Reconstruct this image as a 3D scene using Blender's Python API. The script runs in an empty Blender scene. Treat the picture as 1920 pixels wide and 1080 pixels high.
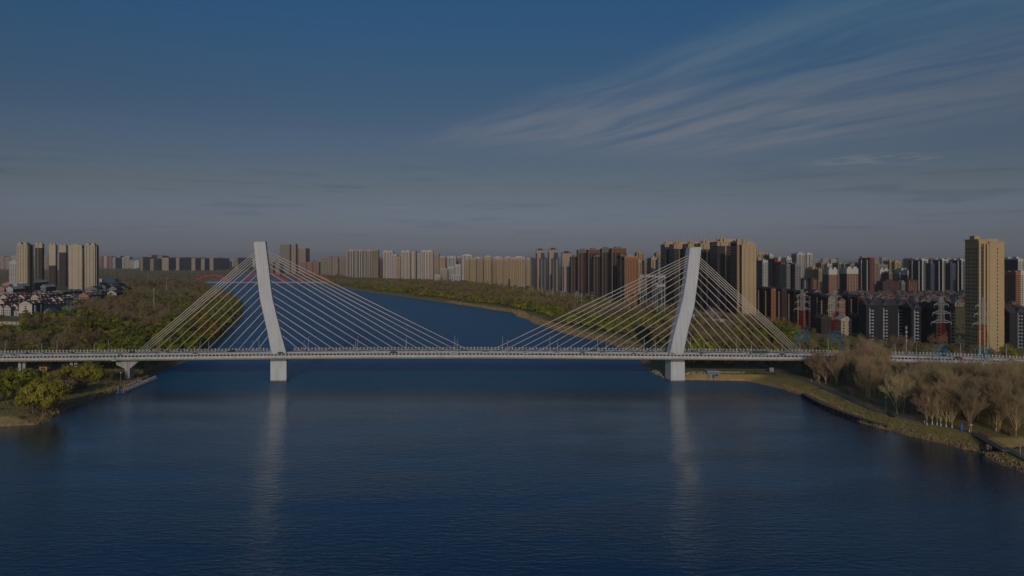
import bpy, math, random
import numpy as np
from mathutils import Vector

# ---------------------------------------------------------------- camera, sky, sun, exposure
F = 1500.0            # focal length in pixels of the 1920 wide frame
HZ = 487.0            # row of the horizon
CH = 80.0             # height of the drone above the river
scene = bpy.context.scene
C = scene.collection
cam_d = bpy.data.cameras.new('camera'); cam = bpy.data.objects.new('camera', cam_d); C.objects.link(cam)
cam.location = (0, 0, CH); cam.rotation_euler = (math.radians(90), 0, 0)
cam_d.sensor_width = 36.0; cam_d.lens = 36.0*F/1920.0
cam_d.shift_y = -(540-HZ)/1920.0
cam_d.clip_start = 1.0; cam_d.clip_end = 90000.0
scene.camera = cam

SUN_EL = math.radians(15.0)
SUN_AZ = math.radians(-1.5)          # from straight behind the camera, a little to the left
sun_dir = Vector((math.sin(SUN_AZ)*math.cos(SUN_EL), -math.cos(SUN_AZ)*math.cos(SUN_EL), math.sin(SUN_EL)))
sd = bpy.data.lights.new('sun', 'SUN'); sd.energy = 3.6; sd.angle = math.radians(0.5); sd.color = (1.0, 0.89, 0.74)
so = bpy.data.objects.new('sun', sd); C.objects.link(so)
so.rotation_euler = sun_dir.to_track_quat('Z', 'Y').to_euler(); so.location = (0, 0, 400)

world = bpy.data.worlds.new('World'); scene.world = world; world.use_nodes = True
def build_world():
    nt = world.node_tree; N = nt.nodes; L = nt.links; N.clear()
    def nd(t, **k):
        n = N.new(t)
        for a, b in k.items(): setattr(n, a, b)
        return n
    def mth(op, a, b=None, clamp=False):
        n = nd('ShaderNodeMath', operation=op); n.use_clamp = clamp
        for i, v in enumerate((a, b)):
            if v is None: continue
            if isinstance(v, (int, float)): n.inputs[i].default_value = v
            else: L.new(v, n.inputs[i])
        return n.outputs[0]
    def smooth(x, a, b):
        n = nd('ShaderNodeMapRange', interpolation_type='SMOOTHSTEP')
        n.inputs['From Min'].default_value = a; n.inputs['From Max'].default_value = b
        L.new(x, n.inputs['Value']); return n.outputs[0]
    def noise(vec, scale, detail=6, rough=0.6):
        n = nd('ShaderNodeTexNoise'); n.inputs['Scale'].default_value = scale
        n.inputs['Detail'].default_value = detail; n.inputs['Roughness'].default_value = rough
        L.new(vec, n.inputs['Vector']); return n.outputs['Fac']
    def comb(x, y, z=0.0):
        n = nd('ShaderNodeCombineXYZ')
        for i, v in enumerate((x, y, z)):
            if isinstance(v, (int, float)): n.inputs[i].default_value = v
            else: L.new(v, n.inputs[i])
        return n.outputs[0]
    def mix(fac, a, b, mode='MIX'):
        n = nd('ShaderNodeMix', data_type='RGBA', blend_type=mode)
        for k, v in ((0, fac), (6, a), (7, b)):
            if isinstance(v, (int, float)): n.inputs[k].default_value = v
            elif isinstance(v, tuple): n.inputs[k].default_value = (*v, 1)
            else: L.new(v, n.inputs[k])
        return n.outputs[2]
    tc = nd('ShaderNodeTexCoord'); sep = nd('ShaderNodeSeparateXYZ'); L.new(tc.outputs['Generated'], sep.inputs[0])
    x, y, z = sep.outputs
    sky = nd('ShaderNodeTexSky', sky_type='NISHITA', sun_disc=False)
    sky.sun_elevation = SUN_EL; sky.sun_rotation = math.radians(180) + SUN_AZ
    sky.altitude = 60; sky.air_density = 1.0; sky.dust_density = 1.2; sky.ozone_density = 1.6
    zc = mth('MAXIMUM', z, 0.012)
    # deeper blue overhead, greyer low air, the same all the way round
    grad = nd('ShaderNodeValToRGB'); cr = grad.color_ramp
    cr.elements[0].position = SKY[0][0]; cr.elements[0].color = (*SKY[0][1], 1)
    cr.elements[1].position = SKY[-1][0]; cr.elements[1].color = (*SKY[-1][1], 1)
    for p_, c_ in SKY[1:-1]:
        e = cr.elements.new(p_); e.color = (*c_, 1)
    L.new(mth('MAXIMUM', z, 0.0), grad.inputs[0])
    base = mix(1.0, sky.outputs[0], grad.outputs[0], 'MULTIPLY')
    # high cirrus sheet
    u = mth('DIVIDE', x, zc); v = mth('DIVIDE', y, zc)
    a = mth('SUBTRACT', mth('MULTIPLY', u, .428), mth('MULTIPLY', v, .904))
    b = mth('ADD', mth('MULTIPLY', u, .904), mth('MULTIPLY', v, .428))
    warp = noise(comb(mth('MULTIPLY', a, .25), mth('MULTIPLY', b, .5)), 1.3, 3)
    b2 = mth('ADD', b, mth('MULTIPLY', mth('SUBTRACT', warp, .5), .9))
    n1 = noise(comb(mth('MULTIPLY', a, .30), mth('MULTIPLY', b2, 1.5)), 1.5, 9, .62)
    n2 = noise(comb(mth('MULTIPLY', a, .50), mth('MULTIPLY', b2, 3.6), 3.0), 1.2, 7, .6)
    st = smooth(mth('ADD', mth('MULTIPLY', n1, .62), mth('MULTIPLY', n2, .38)), .30, .66)
    m = mth('MULTIPLY', smooth(b2, 1.95, 2.5), mth('SUBTRACT', 1.0, smooth(b2, 4.0, 6.4)))
    m = mth('MULTIPLY', m, smooth(a, -7.4, -4.4))
    ci = mth('MULTIPLY', mth('MULTIPLY', st, m), CIRRUS)
    ci = mth('MULTIPLY', ci, smooth(z, .06, .14))
    col = mix(ci, base, mix(1.0, base, CIRRUS_TINT, 'MULTIPLY'))
    # low flat cloud shreds near the horizon
    az = mth('ARCTAN2', x, y)
    lowv = comb(mth('MULTIPLY', az, 7.5), mth('MULTIPLY', z, 95.0), 3.7)
    n3 = noise(lowv, 1.0, 7, .58)
    band = mth('MULTIPLY', smooth(z, .022, .04), mth('SUBTRACT', 1.0, smooth(z, .085, .14)))
    lo = mth('MULTIPLY', mth('MULTIPLY', smooth(n3, .51, .67), band), .42)
    col = mix(lo, col, mix(1.0, col, (.60, .66, .78), 'MULTIPLY'))
    n4 = noise(comb(mth('MULTIPLY', az, 6.5), mth('MULTIPLY', z, 85.0), 2.3), 1.0, 7, .62)
    hi = mth('MULTIPLY', mth('MULTIPLY', smooth(n4, .63, .76), mth('MULTIPLY', smooth(z, .04, .06), mth('SUBTRACT', 1.0, smooth(z, .13, .17)))), .45)
    col = mix(hi, col, mix(1.0, col, (1.38, 1.25, 1.15), 'MULTIPLY'))
    # one small lit cloud shred at right
    qx = mth('MULTIPLY', mth('SUBTRACT', az, .425), 13.0); qz = mth('MULTIPLY', mth('SUBTRACT', z, .113), 130.0)
    rr = mth('ADD', mth('MULTIPLY', qx, qx), mth('MULTIPLY', qz, qz))
    n5 = noise(comb(mth('MULTIPLY', az, 26.0), mth('MULTIPLY', z, 230.0), 5.1), 1.0, 6, .6)
    sc_ = mth('MULTIPLY', mth('SUBTRACT', 1.0, smooth(rr, .1, 1.3)), smooth(n5, .44, .60))
    col = mix(mth('MULTIPLY', sc_, .7), col, mix(1.0, col, (1.65, 1.35, 1.15), 'MULTIPLY'))
    bg = nd('ShaderNodeBackground'); bg.inputs['Strength'].default_value = SKY_STRENGTH
    L.new(col, bg.inputs['Color'])
    out = nd('ShaderNodeOutputWorld'); L.new(bg.outputs[0], out.inputs['Surface'])
SKY_STRENGTH = 0.10
SKY = [(0.0, (1.55, 1.68, 2.95)), (.012, (1.30, 1.42, 2.45)), (.025, (1.02, 1.14, 2.0)), (.09, (.92, .88, 1.12)), (.188, (.63, .81, 1.10)), (.297, (.47, .98, 1.43)), (.62, (.40, .9, 1.45))]
CIRRUS = 1.0; CIRRUS_TINT = (2.3, 1.5, 1.14)
build_world()
vs = scene.view_settings
vs.view_transform = 'Standard'; vs.look = 'None'; vs.exposure = -1.95; vs.gamma = 1.0; vs.use_curve_mapping = False
scene.cycles.use_denoising = True
scene.cycles.max_bounces = 6; scene.cycles.diffuse_bounces = 2; scene.cycles.glossy_bounces = 3
scene.cycles.transparent_max_bounces = 8; scene.cycles.volume_bounces = 0
scene.cycles.volume_step_rate = 4.0

# ---------------------------------------------------------------- helpers
def X_at(px, Y): return (px-960.0)*Y/F
def Z_at(py, Y): return CH-(py-HZ)*Y/F
def gp(px, py, z=0.0):
    Y = (CH-z)*F/(py-HZ); return (X_at(px, Y), Y)

MATS = {}
def mat(name, color, rough=.8, var=.12, vscale=.4, metal=0.0, objcol=False, bump=0.0, bscale=2.0, rnd=0.0, spec=.3, sub=0.0, streak=0.0):
    """procedural principled material: colour (or the object's own colour) broken up by noise, slight per-object change"""
    if name in MATS: return MATS[name]
    m = bpy.data.materials.new(name); m.use_nodes = True; nt = m.node_tree; N = nt.nodes; L = nt.links
    bs = N['Principled BSDF']; bs.inputs['Roughness'].default_value = rough; bs.inputs['Metallic'].default_value = metal
    bs.inputs['Specular IOR Level'].default_value = spec
    oi = N.new('ShaderNodeObjectInfo')
    src = oi.outputs['Color'] if objcol else None
    tc = N.new('ShaderNodeNewGeometry')
    ns = N.new('ShaderNodeTexNoise'); ns.inputs['Scale'].default_value = vscale; ns.inputs['Detail'].default_value = 5
    L.new(tc.outputs['Position'], ns.inputs['Vector'])
    mr = N.new('ShaderNodeMapRange'); mr.inputs['From Min'].default_value = .25; mr.inputs['From Max'].default_value = .75
    mr.inputs['To Min'].default_value = 1-var; mr.inputs['To Max'].default_value = 1+var
    L.new(ns.outputs['Fac'], mr.inputs['Value'])
    hv = N.new('ShaderNodeHueSaturation')
    if src: L.new(src, hv.inputs['Color'])
    else: hv.inputs['Color'].default_value = (*color, 1)
    fac = mr.outputs[0]
    if streak:       # rain streaks running down the face
        mp = N.new('ShaderNodeMapping'); mp.inputs['Scale'].default_value = (1.1, 1.1, .05); L.new(tc.outputs['Position'], mp.inputs['Vector'])
        n2 = N.new('ShaderNodeTexNoise'); n2.inputs['Scale'].default_value = 1.0; n2.inputs['Detail'].default_value = 5; L.new(mp.outputs[0], n2.inputs['Vector'])
        r2 = N.new('ShaderNodeMapRange'); r2.inputs['From Min'].default_value = .45; r2.inputs['From Max'].default_value = .72; r2.inputs['To Min'].default_value = 1.0; r2.inputs['To Max'].default_value = 1-streak*2
        L.new(n2.outputs['Fac'], r2.inputs['Value']); m4 = N.new('ShaderNodeMath'); m4.operation = 'MULTIPLY'; L.new(fac, m4.inputs[0]); L.new(r2.outputs[0], m4.inputs[1]); fac = m4.outputs[0]
    if rnd:
        m2 = N.new('ShaderNodeMapRange'); m2.inputs['To Min'].default_value = 1-rnd; m2.inputs['To Max'].default_value = 1+rnd
        L.new(oi.outputs['Random'], m2.inputs['Value'])
        mm = N.new('ShaderNodeMath'); mm.operation = 'MULTIPLY'; L.new(fac, mm.inputs[0]); L.new(m2.outputs[0], mm.inputs[1]); fac = mm.outputs[0]
        m3 = N.new('ShaderNodeMapRange'); m3.inputs['To Min'].default_value = .5-rnd*.07; m3.inputs['To Max'].default_value = .5+rnd*.07
        wn = N.new('ShaderNodeTexWhiteNoise'); wn.noise_dimensions = '1D'; L.new(oi.outputs['Random'], wn.inputs['W'])
        L.new(wn.outputs['Value'], m3.inputs['Value']); L.new(m3.outputs[0], hv.inputs['Hue'])
    L.new(fac, hv.inputs['Value']); L.new(hv.outputs[0], bs.inputs['Base Color'])
    if bump:
        bn = N.new('ShaderNodeTexNoise'); bn.inputs['Scale'].default_value = bscale; bn.inputs['Detail'].default_value = 4
        L.new(tc.outputs['Position'], bn.inputs['Vector'])
        bp = N.new('ShaderNodeBump'); bp.inputs['Strength'].default_value = bump; bp.inputs['Distance'].default_value = .3
        L.new(bn.outputs['Fac'], bp.inputs['Height']); L.new(bp.outputs[0], bs.inputs['Normal'])
    if sub:
        tr = N.new('ShaderNodeBsdfTranslucent'); L.new(hv.outputs[0], tr.inputs['Color'])
        mx = N.new('ShaderNodeMixShader'); mx.inputs[0].default_value = sub
        L.new(bs.outputs[0], mx.inputs[1]); L.new(tr.outputs[0], mx.inputs[2])
        L.new(mx.outputs[0], N['Material Output'].inputs['Surface'])
    MATS[name] = m; return m

class MB:
    def __init__(s): s.v = []; s.f = []
    def quad(s, a, b, c, d):
        i = len(s.v); s.v += [a, b, c, d]; s.f.append((i, i+1, i+2, i+3)); return s
    def poly(s, pts):
        i = len(s.v); s.v += list(pts); s.f.append(tuple(range(i, i+len(pts)))); return s
    def box(s, x0, x1, y0, y1, z0, z1):
        i = len(s.v)
        s.v += [(x0,y0,z0),(x1,y0,z0),(x1,y1,z0),(x0,y1,z0),(x0,y0,z1),(x1,y0,z1),(x1,y1,z1),(x0,y1,z1)]
        s.f += [(i,i+3,i+2,i+1),(i+4,i+5,i+6,i+7),(i,i+1,i+5,i+4),(i+1,i+2,i+6,i+5),(i+2,i+3,i+7,i+6),(i+3,i,i+4,i+7)]
        return s
    def prism(s, pts, off):
        """polygon pts swept by vector off"""
        n = len(pts); i = len(s.v)
        s.v += list(pts) + [(p[0]+off[0], p[1]+off[1], p[2]+off[2]) for p in pts]
        s.f.append(tuple(range(i, i+n))); s.f.append(tuple(range(i+2*n-1, i+n-1, -1)))
        for k in range(n):
            k2 = (k+1) % n; s.f.append((i+k2, i+k, i+n+k, i+n+k2))
        return s
    def tube(s, p0, p1, r0, r1=None, n=6, cap=True):
        r1 = r0 if r1 is None else r1
        p0 = Vector(p0); p1 = Vector(p1); d = (p1-p0)
        if d.length < 1e-6: return s
        d.normalize(); a = d.orthogonal().normalized(); b = d.cross(a); i = len(s.v)
        for k in range(n):
            t = 2*math.pi*k/n; w = a*math.cos(t)+b*math.sin(t)
            s.v.append(tuple(p0+w*r0))
        for k in range(n):
            t = 2*math.pi*k/n; w = a*math.cos(t)+b*math.sin(t)
            s.v.append(tuple(p1+w*r1))
        for k in range(n):
            k2 = (k+1) % n; s.f.append((i+k, i+k2, i+n+k2, i+n+k))
        if cap: s.f.append(tuple(range(i+n-1, i-1, -1))); s.f.append(tuple(range(i+n, i+2*n)))
        return s
    def loft(s, rings, closed=True, caps=True):
        n = len(rings[0]); i = len(s.v)
        for r in rings: s.v += list(r)
        for a in range(len(rings)-1):
            for k in range(n if closed else n-1):
                k2 = (k+1) % n
                s.f.append((i+a*n+k, i+a*n+k2, i+(a+1)*n+k2, i+(a+1)*n+k))
        if caps and closed:
            s.f.append(tuple(range(i+n-1, i-1, -1))); j = i+(len(rings)-1)*n; s.f.append(tuple(range(j, j+n)))
        return s
    def mesh(s, name, m, smooth=False):
        me = bpy.data.meshes.new(name); me.from_pydata(s.v, [], s.f)
        if m: me.materials.append(m)
        if smooth: me.polygons.foreach_set('use_smooth', [True]*len(me.polygons))
        me.update(); return me
    def build(s, name, m, parent=None, smooth=False, color=None, loc=None):
        return obj(name, s.mesh(name, m, smooth), parent, color, loc)
def obj(name, me, parent=None, color=None, loc=None):
    o = bpy.data.objects.new(name, me); C.objects.link(o)
    if parent: o.parent = parent
    if color: o.color = (*color, 1)
    if loc: o.location = loc
    return o
def tag(o, label=None, cat=None, group=None, kind=None):
    if label: o['label'] = label
    if cat: o['category'] = cat
    if group: o['group'] = group
    if kind: o['kind'] = kind
    return o
def thing(name, label, cat, loc=(0,0,0), rz=0.0, group=None):
    o = bpy.data.objects.new(name, None); C.objects.link(o); o.empty_display_size = 1.0
    o.location = loc; o.rotation_euler = (0, 0, rz); return tag(o, label, cat, group)
def copy_tree(o, parent=None):
    c = o.copy(); C.objects.link(c); c.parent = parent
    for ch in o.children: copy_tree(ch, c)
    return c
ORD = ['first','second','third','fourth','fifth','sixth','seventh','eighth','ninth','tenth','eleventh','twelfth','thirteenth','fourteenth','fifteenth','sixteenth','seventeenth','eighteenth','nineteenth','twentieth']
def ord_left(i, n):
    if i == 0: return 'leftmost'
    if i == n-1: return 'rightmost'
    return ORD[i] + ' from the left'

# ---------------------------------------------------------------- shorelines and terrain
LS_PX = [(-140, 850), (0, 799), (60, 797), (95, 789), (118, 770), (150, 757), (200, 741), (236, 727), (262, 714), (300, 697), (335, 684), (380, 664), (415, 640), (440, 612), (458, 588), (455, 571), (436, 556), (418, 546), (388, 537), (372, 530), (420, 522), (450, 515), (470, 510)]
RS_PX = [(2060, 945), (1920, 886), (1880, 872), (1852, 862), (1840, 851), (1790, 838), (1740, 826), (1640, 801), (1560, 771), (1500, 741), (1470, 731), (1430, 721), (1395, 714), (1288, 712.5), (1250, 710), (1225, 700), (1206, 690), (1203, 676), (1196, 664), (1140, 646), (1090, 633), (1040, 619), (1000, 606), (975, 596), (958, 586), (900, 577), (830, 567), (760, 557), (700, 549), (655, 542), (610, 534), (570, 524), (530, 515), (500, 510)]
def shore(px):
    P = sorted([gp(a, b) for a, b in px], key=lambda p: p[1])
    return np.array([p[1] for p in P]), np.array([p[0] for p in P])
LY, LX = shore(LS_PX); RY, RX = shore(RS_PX)
def wob(Y, p):
    a = 1.0 if Y < 700 else 3.0
    return a*(.5*math.sin(Y*.21+p)+.35*math.sin(Y*.47+2*p)+.3*math.sin(Y*.083+p*.7)) if Y < 700 else a*(.6*math.sin(Y*.045+p)+.5*math.sin(Y*.017+2*p))
def xL(Y): return float(np.interp(Y, LY, LX))+wob(Y, 1.3)
def xR(Y): return float(np.interp(Y, RY, RX))+wob(Y, 4.1)
def bank(d, Y):
    """height above the river at d metres inland of the waterline"""
    if d < 0: return max(-4.0, d*.35)
    w = 16.0 + max(0.0, (Y-700)*.02)
    t = min(d/w, 1.0)
    return 0.75*min(d/3.0, 1.0) + 3.4*(t*t*(3-2*t)) if Y < 620 else .75*min(d/5.0, 1.0)+3.4*(t*t*(3-2*t))**1.5
def hash2(x, y):
    return math.sin(x*.031+1.3)*math.cos(y*.027+.4)*.6 + math.sin(x*.11+y*.07)*.22
def tz(X, Y):
    l, r = xL(Y), xR(Y); mid = .5*(l+r)
    d = (l-X) if X < mid else (X-r)
    z = bank(d, Y)
    if d > 14: z += hash2(X, Y)*min((d-14)/30, 1)*.6
    if X > mid and Y < 420:       # little creek mouth on the right bank
        c = abs(Y-(331+.10*(X-190)))
        if 176 < X < 240: z = min(z, -0.8+max(0, c-3.0)*1.1)
    return z
def gp_land(px, py):
    z = 4.0
    for _ in range(6):
        X, Y = gp(px, py, z); z = tz(X, Y)
    return X, Y, z

def ramp_ground():
    m = bpy.data.materials.new('ground_soil'); m.use_nodes = True; nt = m.node_tree; N = nt.nodes; L = nt.links
    bs = N['Principled BSDF']; bs.inputs['Roughness'].default_value = .95; bs.inputs['Specular IOR Level'].default_value = .1
    g = N.new('ShaderNodeNewGeometry'); sp = N.new('ShaderNodeSeparateXYZ'); L.new(g.outputs['Position'], sp.inputs[0])
    def noise(sc, det=6):
        n = N.new('ShaderNodeTexNoise'); n.inputs['Scale'].default_value = sc; n.inputs['Detail'].default_value = det
        L.new(g.outputs['Position'], n.inputs['Vector']); return n.outputs['Fac']
    def ramp(fac, stops):
        r = N.new('ShaderNodeValToRGB'); cr = r.color_ramp
        cr.elements[0].position, cr.elements[0].color = stops[0][0], (*stops[0][1], 1)
        cr.elements[1].position, cr.elements[1].color = stops[-1][0], (*stops[-1][1], 1)
        for p, c in stops[1:-1]:
            e = cr.elements.new(p); e.color = (*c, 1)
        L.new(fac, r.inputs[0]); return r.outputs[0]
    grass = ramp(noise(.09), [(.3, (.38, .26, .11)), (.5, (.37, .295, .105)), (.7, (.46, .33, .15))])
    fine = ramp(noise(1.6, 3), [(.3, (.75, .75, .75)), (.7, (1.2, 1.2, 1.2))])
    mul = N.new('ShaderNodeMix'); mul.data_type = 'RGBA'; mul.blend_type = 'MULTIPLY'; mul.inputs[0].default_value = 1
    L.new(grass, mul.inputs[6]); L.new(fine, mul.inputs[7])
    sand = ramp(noise(.5), [(.3, (.38, .25, .13)), (.7, (.52, .36, .20))])
    z2 = N.new('ShaderNodeMath'); z2.operation = 'MULTIPLY_ADD'; L.new(noise(.25), z2.inputs[0]); z2.inputs[1].default_value = 1.0
    L.new(sp.outputs[2], z2.inputs[2])
    mr = N.new('ShaderNodeMapRange'); mr.inputs['From Min'].default_value = 1.7; mr.inputs['From Max'].default_value = 2.3
    L.new(z2.outputs[0], mr.inputs['Value'])
    mx = N.new('ShaderNodeMix'); mx.data_type = 'RGBA'; L.new(mr.outputs[0], mx.inputs[0]); L.new(sand, mx.inputs[6]); L.new(mul.outputs[2], mx.inputs[7])
    L.new(mx.outputs[2], bs.inputs['Base Color'])
    bp = N.new('ShaderNodeBump'); bp.inputs['Strength'].default_value = .5; bp.inputs['Distance'].default_value = .4
    L.new(noise(.8, 5), bp.inputs['Height']); L.new(bp.outputs[0], bs.inputs['Normal'])
    return m
def build_ground():
    rows = list(np.arange(120, 250, 10)) + list(np.arange(250, 720, 3.0)) + list(np.geomspace(720, 3200, 140)) + list(np.geomspace(3300, 42000, 26))
    off = [0, .8, 1.6, 2.4, 3.2, 4.5, 6, 8, 10, 12, 14, 17, 21, 26, 33, 45, 60, 90, 140, 220, 350, 600, 1100, 2200, 5000, 12000, 30000]
    inn = [1.5, 4, 9, 16]
    v = []; nc = 0
    for Y in rows:
        l, r = xL(Y), xR(Y)
        xs = [l-d for d in reversed(off)] + [l+min(d, (r-l)*.4) for d in inn] + [.5*(l+r)] + [r-min(d, (r-l)*.4) for d in reversed(inn)] + [r+d for d in off]
        nc = len(xs); v += [(x, float(Y), tz(x, Y)) for x in xs]
    f = [(j*nc+i, j*nc+i+1, (j+1)*nc+i+1, (j+1)*nc+i) for j in range(len(rows)-1) for i in range(nc-1)]
    me = bpy.data.meshes.new('ground'); me.from_pydata(v, [], f); me.materials.append(ramp_ground())
    me.polygons.foreach_set('use_smooth', [True]*len(me.polygons)); me.update()
    tag(obj('ground', me), 'brown and olive river banks and flat land under the city', None, None, 'structure')
build_ground()

def water_mat():
    m = bpy.data.materials.new('river_water'); m.use_nodes = True; nt = m.node_tree; N = nt.nodes; L = nt.links; N.clear()
    g = N.new('ShaderNodeNewGeometry'); sp = N.new('ShaderNodeSeparateXYZ'); L.new(g.outputs['Position'], sp.inputs[0])
    def noise(scale, stretch, det, rough=.55, seed=0.0):
        mp = N.new('ShaderNodeMapping'); mp.inputs['Scale'].default_value = stretch; mp.inputs['Location'].default_value = (0, 0, seed)
        mp.inputs['Rotation'].default_value = (0, 0, math.radians(7))
        L.new(g.outputs['Position'], mp.inputs['Vector'])
        n = N.new('ShaderNodeTexNoise'); n.inputs['Scale'].default_value = scale; n.inputs['Detail'].default_value = det; n.inputs['Roughness'].default_value = rough
        L.new(mp.outputs[0], n.inputs['Vector']); return n.outputs['Fac']
    def mr(v, a, b, c, d, t='LINEAR'):
        n = N.new('ShaderNodeMapRange'); n.interpolation_type = t
        for k, x in zip(('From Min', 'From Max', 'To Min', 'To Max'), (a, b, c, d)): n.inputs[k].default_value = x
        L.new(v, n.inputs['Value']); return n.outputs[0]
    def mt(op, a, b, c=None):
        n = N.new('ShaderNodeMath'); n.operation = op
        for i, v in enumerate((a, b, c)):
            if v is None: continue
            if isinstance(v, (int, float)): n.inputs[i].default_value = v
            else: L.new(v, n.inputs[i])
        return n.outputs[0]
    # wind: choppier water upstream of the bridge, calmer in its lee, drifting patches everywhere
    patch = mr(noise(.011, (1, 2.6, 1), 5), .35, .66, WCALM[0], WCALM[1])
    up = mr(sp.outputs[1], 440, 530, 0.0, 1.0, 'SMOOTHSTEP')
    chop = mt('MULTIPLY_ADD', up, WCHOP, patch)
    h1 = noise(.26, (.75, 2.1, 1), 4, .52); h2 = noise(1.1, (.8, 1.7, 1), 3, .55, 4.0)
    hh = mt('MULTIPLY', mt('MULTIPLY_ADD', h2, .45, h1), chop)
    bp = N.new('ShaderNodeBump'); bp.inputs['Strength'].default_value = 1.0; bp.inputs['Distance'].default_value = WBUMP
    L.new(hh, bp.inputs['Height'])
    gl = N.new('ShaderNodeBsdfGlossy'); gl.inputs['Color'].default_value = (*WTINT, 1); L.new(bp.outputs[0], gl.inputs['Normal'])
    L.new(mr(chop, WCALM[0], WCALM[1]+WCHOP, WROUGH[0], WROUGH[1]), gl.inputs['Roughness'])
    df = N.new('ShaderNodeBsdfDiffuse'); cm = N.new('ShaderNodeMix'); cm.data_type = 'RGBA'; L.new(up, cm.inputs[0]); cm.inputs[6].default_value = (*WBODY, 1); cm.inputs[7].default_value = (*WBODY2, 1); L.new(cm.outputs[2], df.inputs['Color'])
    fr = N.new('ShaderNodeFresnel'); fr.inputs['IOR'].default_value = 1.33; L.new(bp.outputs[0], fr.inputs['Normal'])
    mx = N.new('ShaderNodeMixShader'); L.new(mt('MULTIPLY', fr.outputs[0], WREFL), mx.inputs[0]); L.new(df.outputs[0], mx.inputs[1]); L.new(gl.outputs[0], mx.inputs[2])
    out = N.new('ShaderNodeOutputMaterial'); L.new(mx.outputs[0], out.inputs['Surface'])
    return m
WCALM = (.10, .27); WROUGH = (.10, .24); WBUMP = 1.0; WCHOP = 2.6; WTINT = (.74, .80, .82); WBODY = (.001, .040, .100); WBODY2 = (.001, .155, .33); WREFL = 1.65
w = MB().quad((-9000, 60, 0), (9000, 60, 0), (9000, 12000, 0), (-9000, 12000, 0)).build('river', water_mat())
tag(w, 'dark blue rippled river running under the bridges', None, None, 'structure')

# ribbons lying on the ground (roads, paths)
def ribbon(name, pts, width, m, lift=.06, closed=False, step=4.0):
    P = [Vector((p[0], p[1], 0)) for p in pts]; Q = [P[0]]
    for a, b in zip(P, P[1:]):
        n = max(1, int((b-a).length/step))
        Q += [a.lerp(b, (k+1)/n) for k in range(n)]
    mb = MB(); rings = []
    for i, p in enumerate(Q):
        d = (Q[min(i+1, len(Q)-1)]-Q[max(i-1, 0)]).normalized(); nrm = Vector((-d.y, d.x, 0))
        a = p+nrm*width/2; b = p-nrm*width/2
        z = max(tz(a.x, a.y), tz(b.x, b.y), tz(p.x, p.y))+lift
        rings.append([(a.x, a.y, z), (b.x, b.y, z), (b.x, b.y, z-.5), (a.x, a.y, z-.5)])
    return mb.loft(rings).build(name, m)
M_path = mat('path_paving', (.20, .18, .18), .85, .12, .8)
M_asph = mat('asphalt', (.06, .058, .056), .85, .2, .3)
PATH = [(1380, 676), (1440, 692), (1480, 702), (1520, 717), (1560, 733), (1600, 752), (1640, 772), (1690, 792), (1740, 806), (1790, 819), (1828, 834), (1870, 852), (1920, 872), (2000, 905)]
PATH_W = [gp_land(a, b)[:2] for a, b in PATH]
tag(ribbon('riverside_path', PATH_W, 3.0, M_path, .10), 'grey riverside footpath along the top of the right bank lawn', None, None, 'structure')
LROAD = [gp_land(a, b)[:2] for a, b in [(165, 672), (205, 660), (232, 651), (252, 643), (268, 636), (282, 630), (295, 624), (305, 618), (316, 611), (330, 602)]]
tag(ribbon('riverside_road', LROAD, 9.0, M_asph, .10), 'asphalt road on the left bank lined with curved lamps', None, None, 'structure')

# ---------------------------------------------------------------- the cable-stayed bridge
YB = 531.0                      # middle of the deck
YN, YF = 515.0, 547.0           # near and far edge
M_white = mat('white_concrete', (.655, .665, .69), .7, .05, .12, streak=.10)
M_deck = mat('deck_concrete', (.60, .575, .54), .75, .07, .2, streak=.12)
M_white2 = mat('white_cable_sheath', (.70, .64, .57), .55, .04, .3)
M_conc = mat('pale_concrete', (.53, .51, .48), .85, .10, .25, streak=.2)
M_girder = mat('girder_concrete', (.45, .43, .39), .85, .10, .2)
M_rust = mat('waterline_stain', (.34, .23, .13), .9, .25, 1.0)
M_mark = mat('road_paint', (.75, .75, .72), .7, .1, 1.0)
DPX = [(-300, 676), (-60, 673.5), (0, 672.5), (200, 671), (360, 669.3), (523, 667.6), (700, 666.4), (900, 666.2), (1100, 667.4), (1270, 668.8), (1500, 670.6), (1640, 673), (1815, 677.3), (1920, 681.5), (2060, 690), (2300, 706)]
DXS = [X_at(a, YN) for a, b in DPX]; DZS = [Z_at(b, YN) for a, b in DPX]
def deck_z(X): return float(np.interp(X, DXS, DZS))
DX0, DX1 = -385.0, 385.0
STN = list(np.arange(DX0, DX1+.1, 7.0))
br = thing('cable_stayed_bridge', 'white cable stayed road bridge with two bent pylons across the river', 'bridge', (0, YB, 0))
def bspan(sec, xs=STN):
    """loft a (y,z) section, y relative to the middle of the deck and z to the road surface"""
    return MB().loft([[(x, y, deck_z(x)+z) for y, z in sec] for x in xs])
HN = YN-YB; HF = YF-YB
bspan([(HN+.6, -.05), (HN+.6, -1.16), (HN+1.6, -2.2), (HN+7, -2.6), (HF-7, -2.6), (HF-1.6, -2.2), (HF-.6, -1.16), (HF-.6, -.05)]).build('girder', M_girder, br)
bspan([(HN, .30), (HN, -1.15), (HN+.55, -1.15), (HN+.55, .30)]).build('fascia', M_deck, br)
bspan([(HF-.55, .30), (HF-.55, -1.15), (HF, -1.15), (HF, .30)]).build('fascia', M_deck, br)
bspan([(HN+.6, .10), (HN+.6, -.04), (HN+3.0, -.04), (HN+3.0, .10)]).build('walkway', M_conc, br)
bspan([(HF-3.0, .10), (HF-3.0, -.04), (HF-.6, -.04), (HF-.6, .10)]).build('walkway', M_conc, br)
bspan([(HN+3.0, 0), (HN+3.0, -.04), (-2.2, -.04), (-2.2, 0)]).build('carriageway', M_asph, br)
bspan([(2.2, 0), (2.2, -.04), (HF-3.0, -.04), (HF-3.0, 0)]).build('carriageway', M_asph, br)
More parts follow.
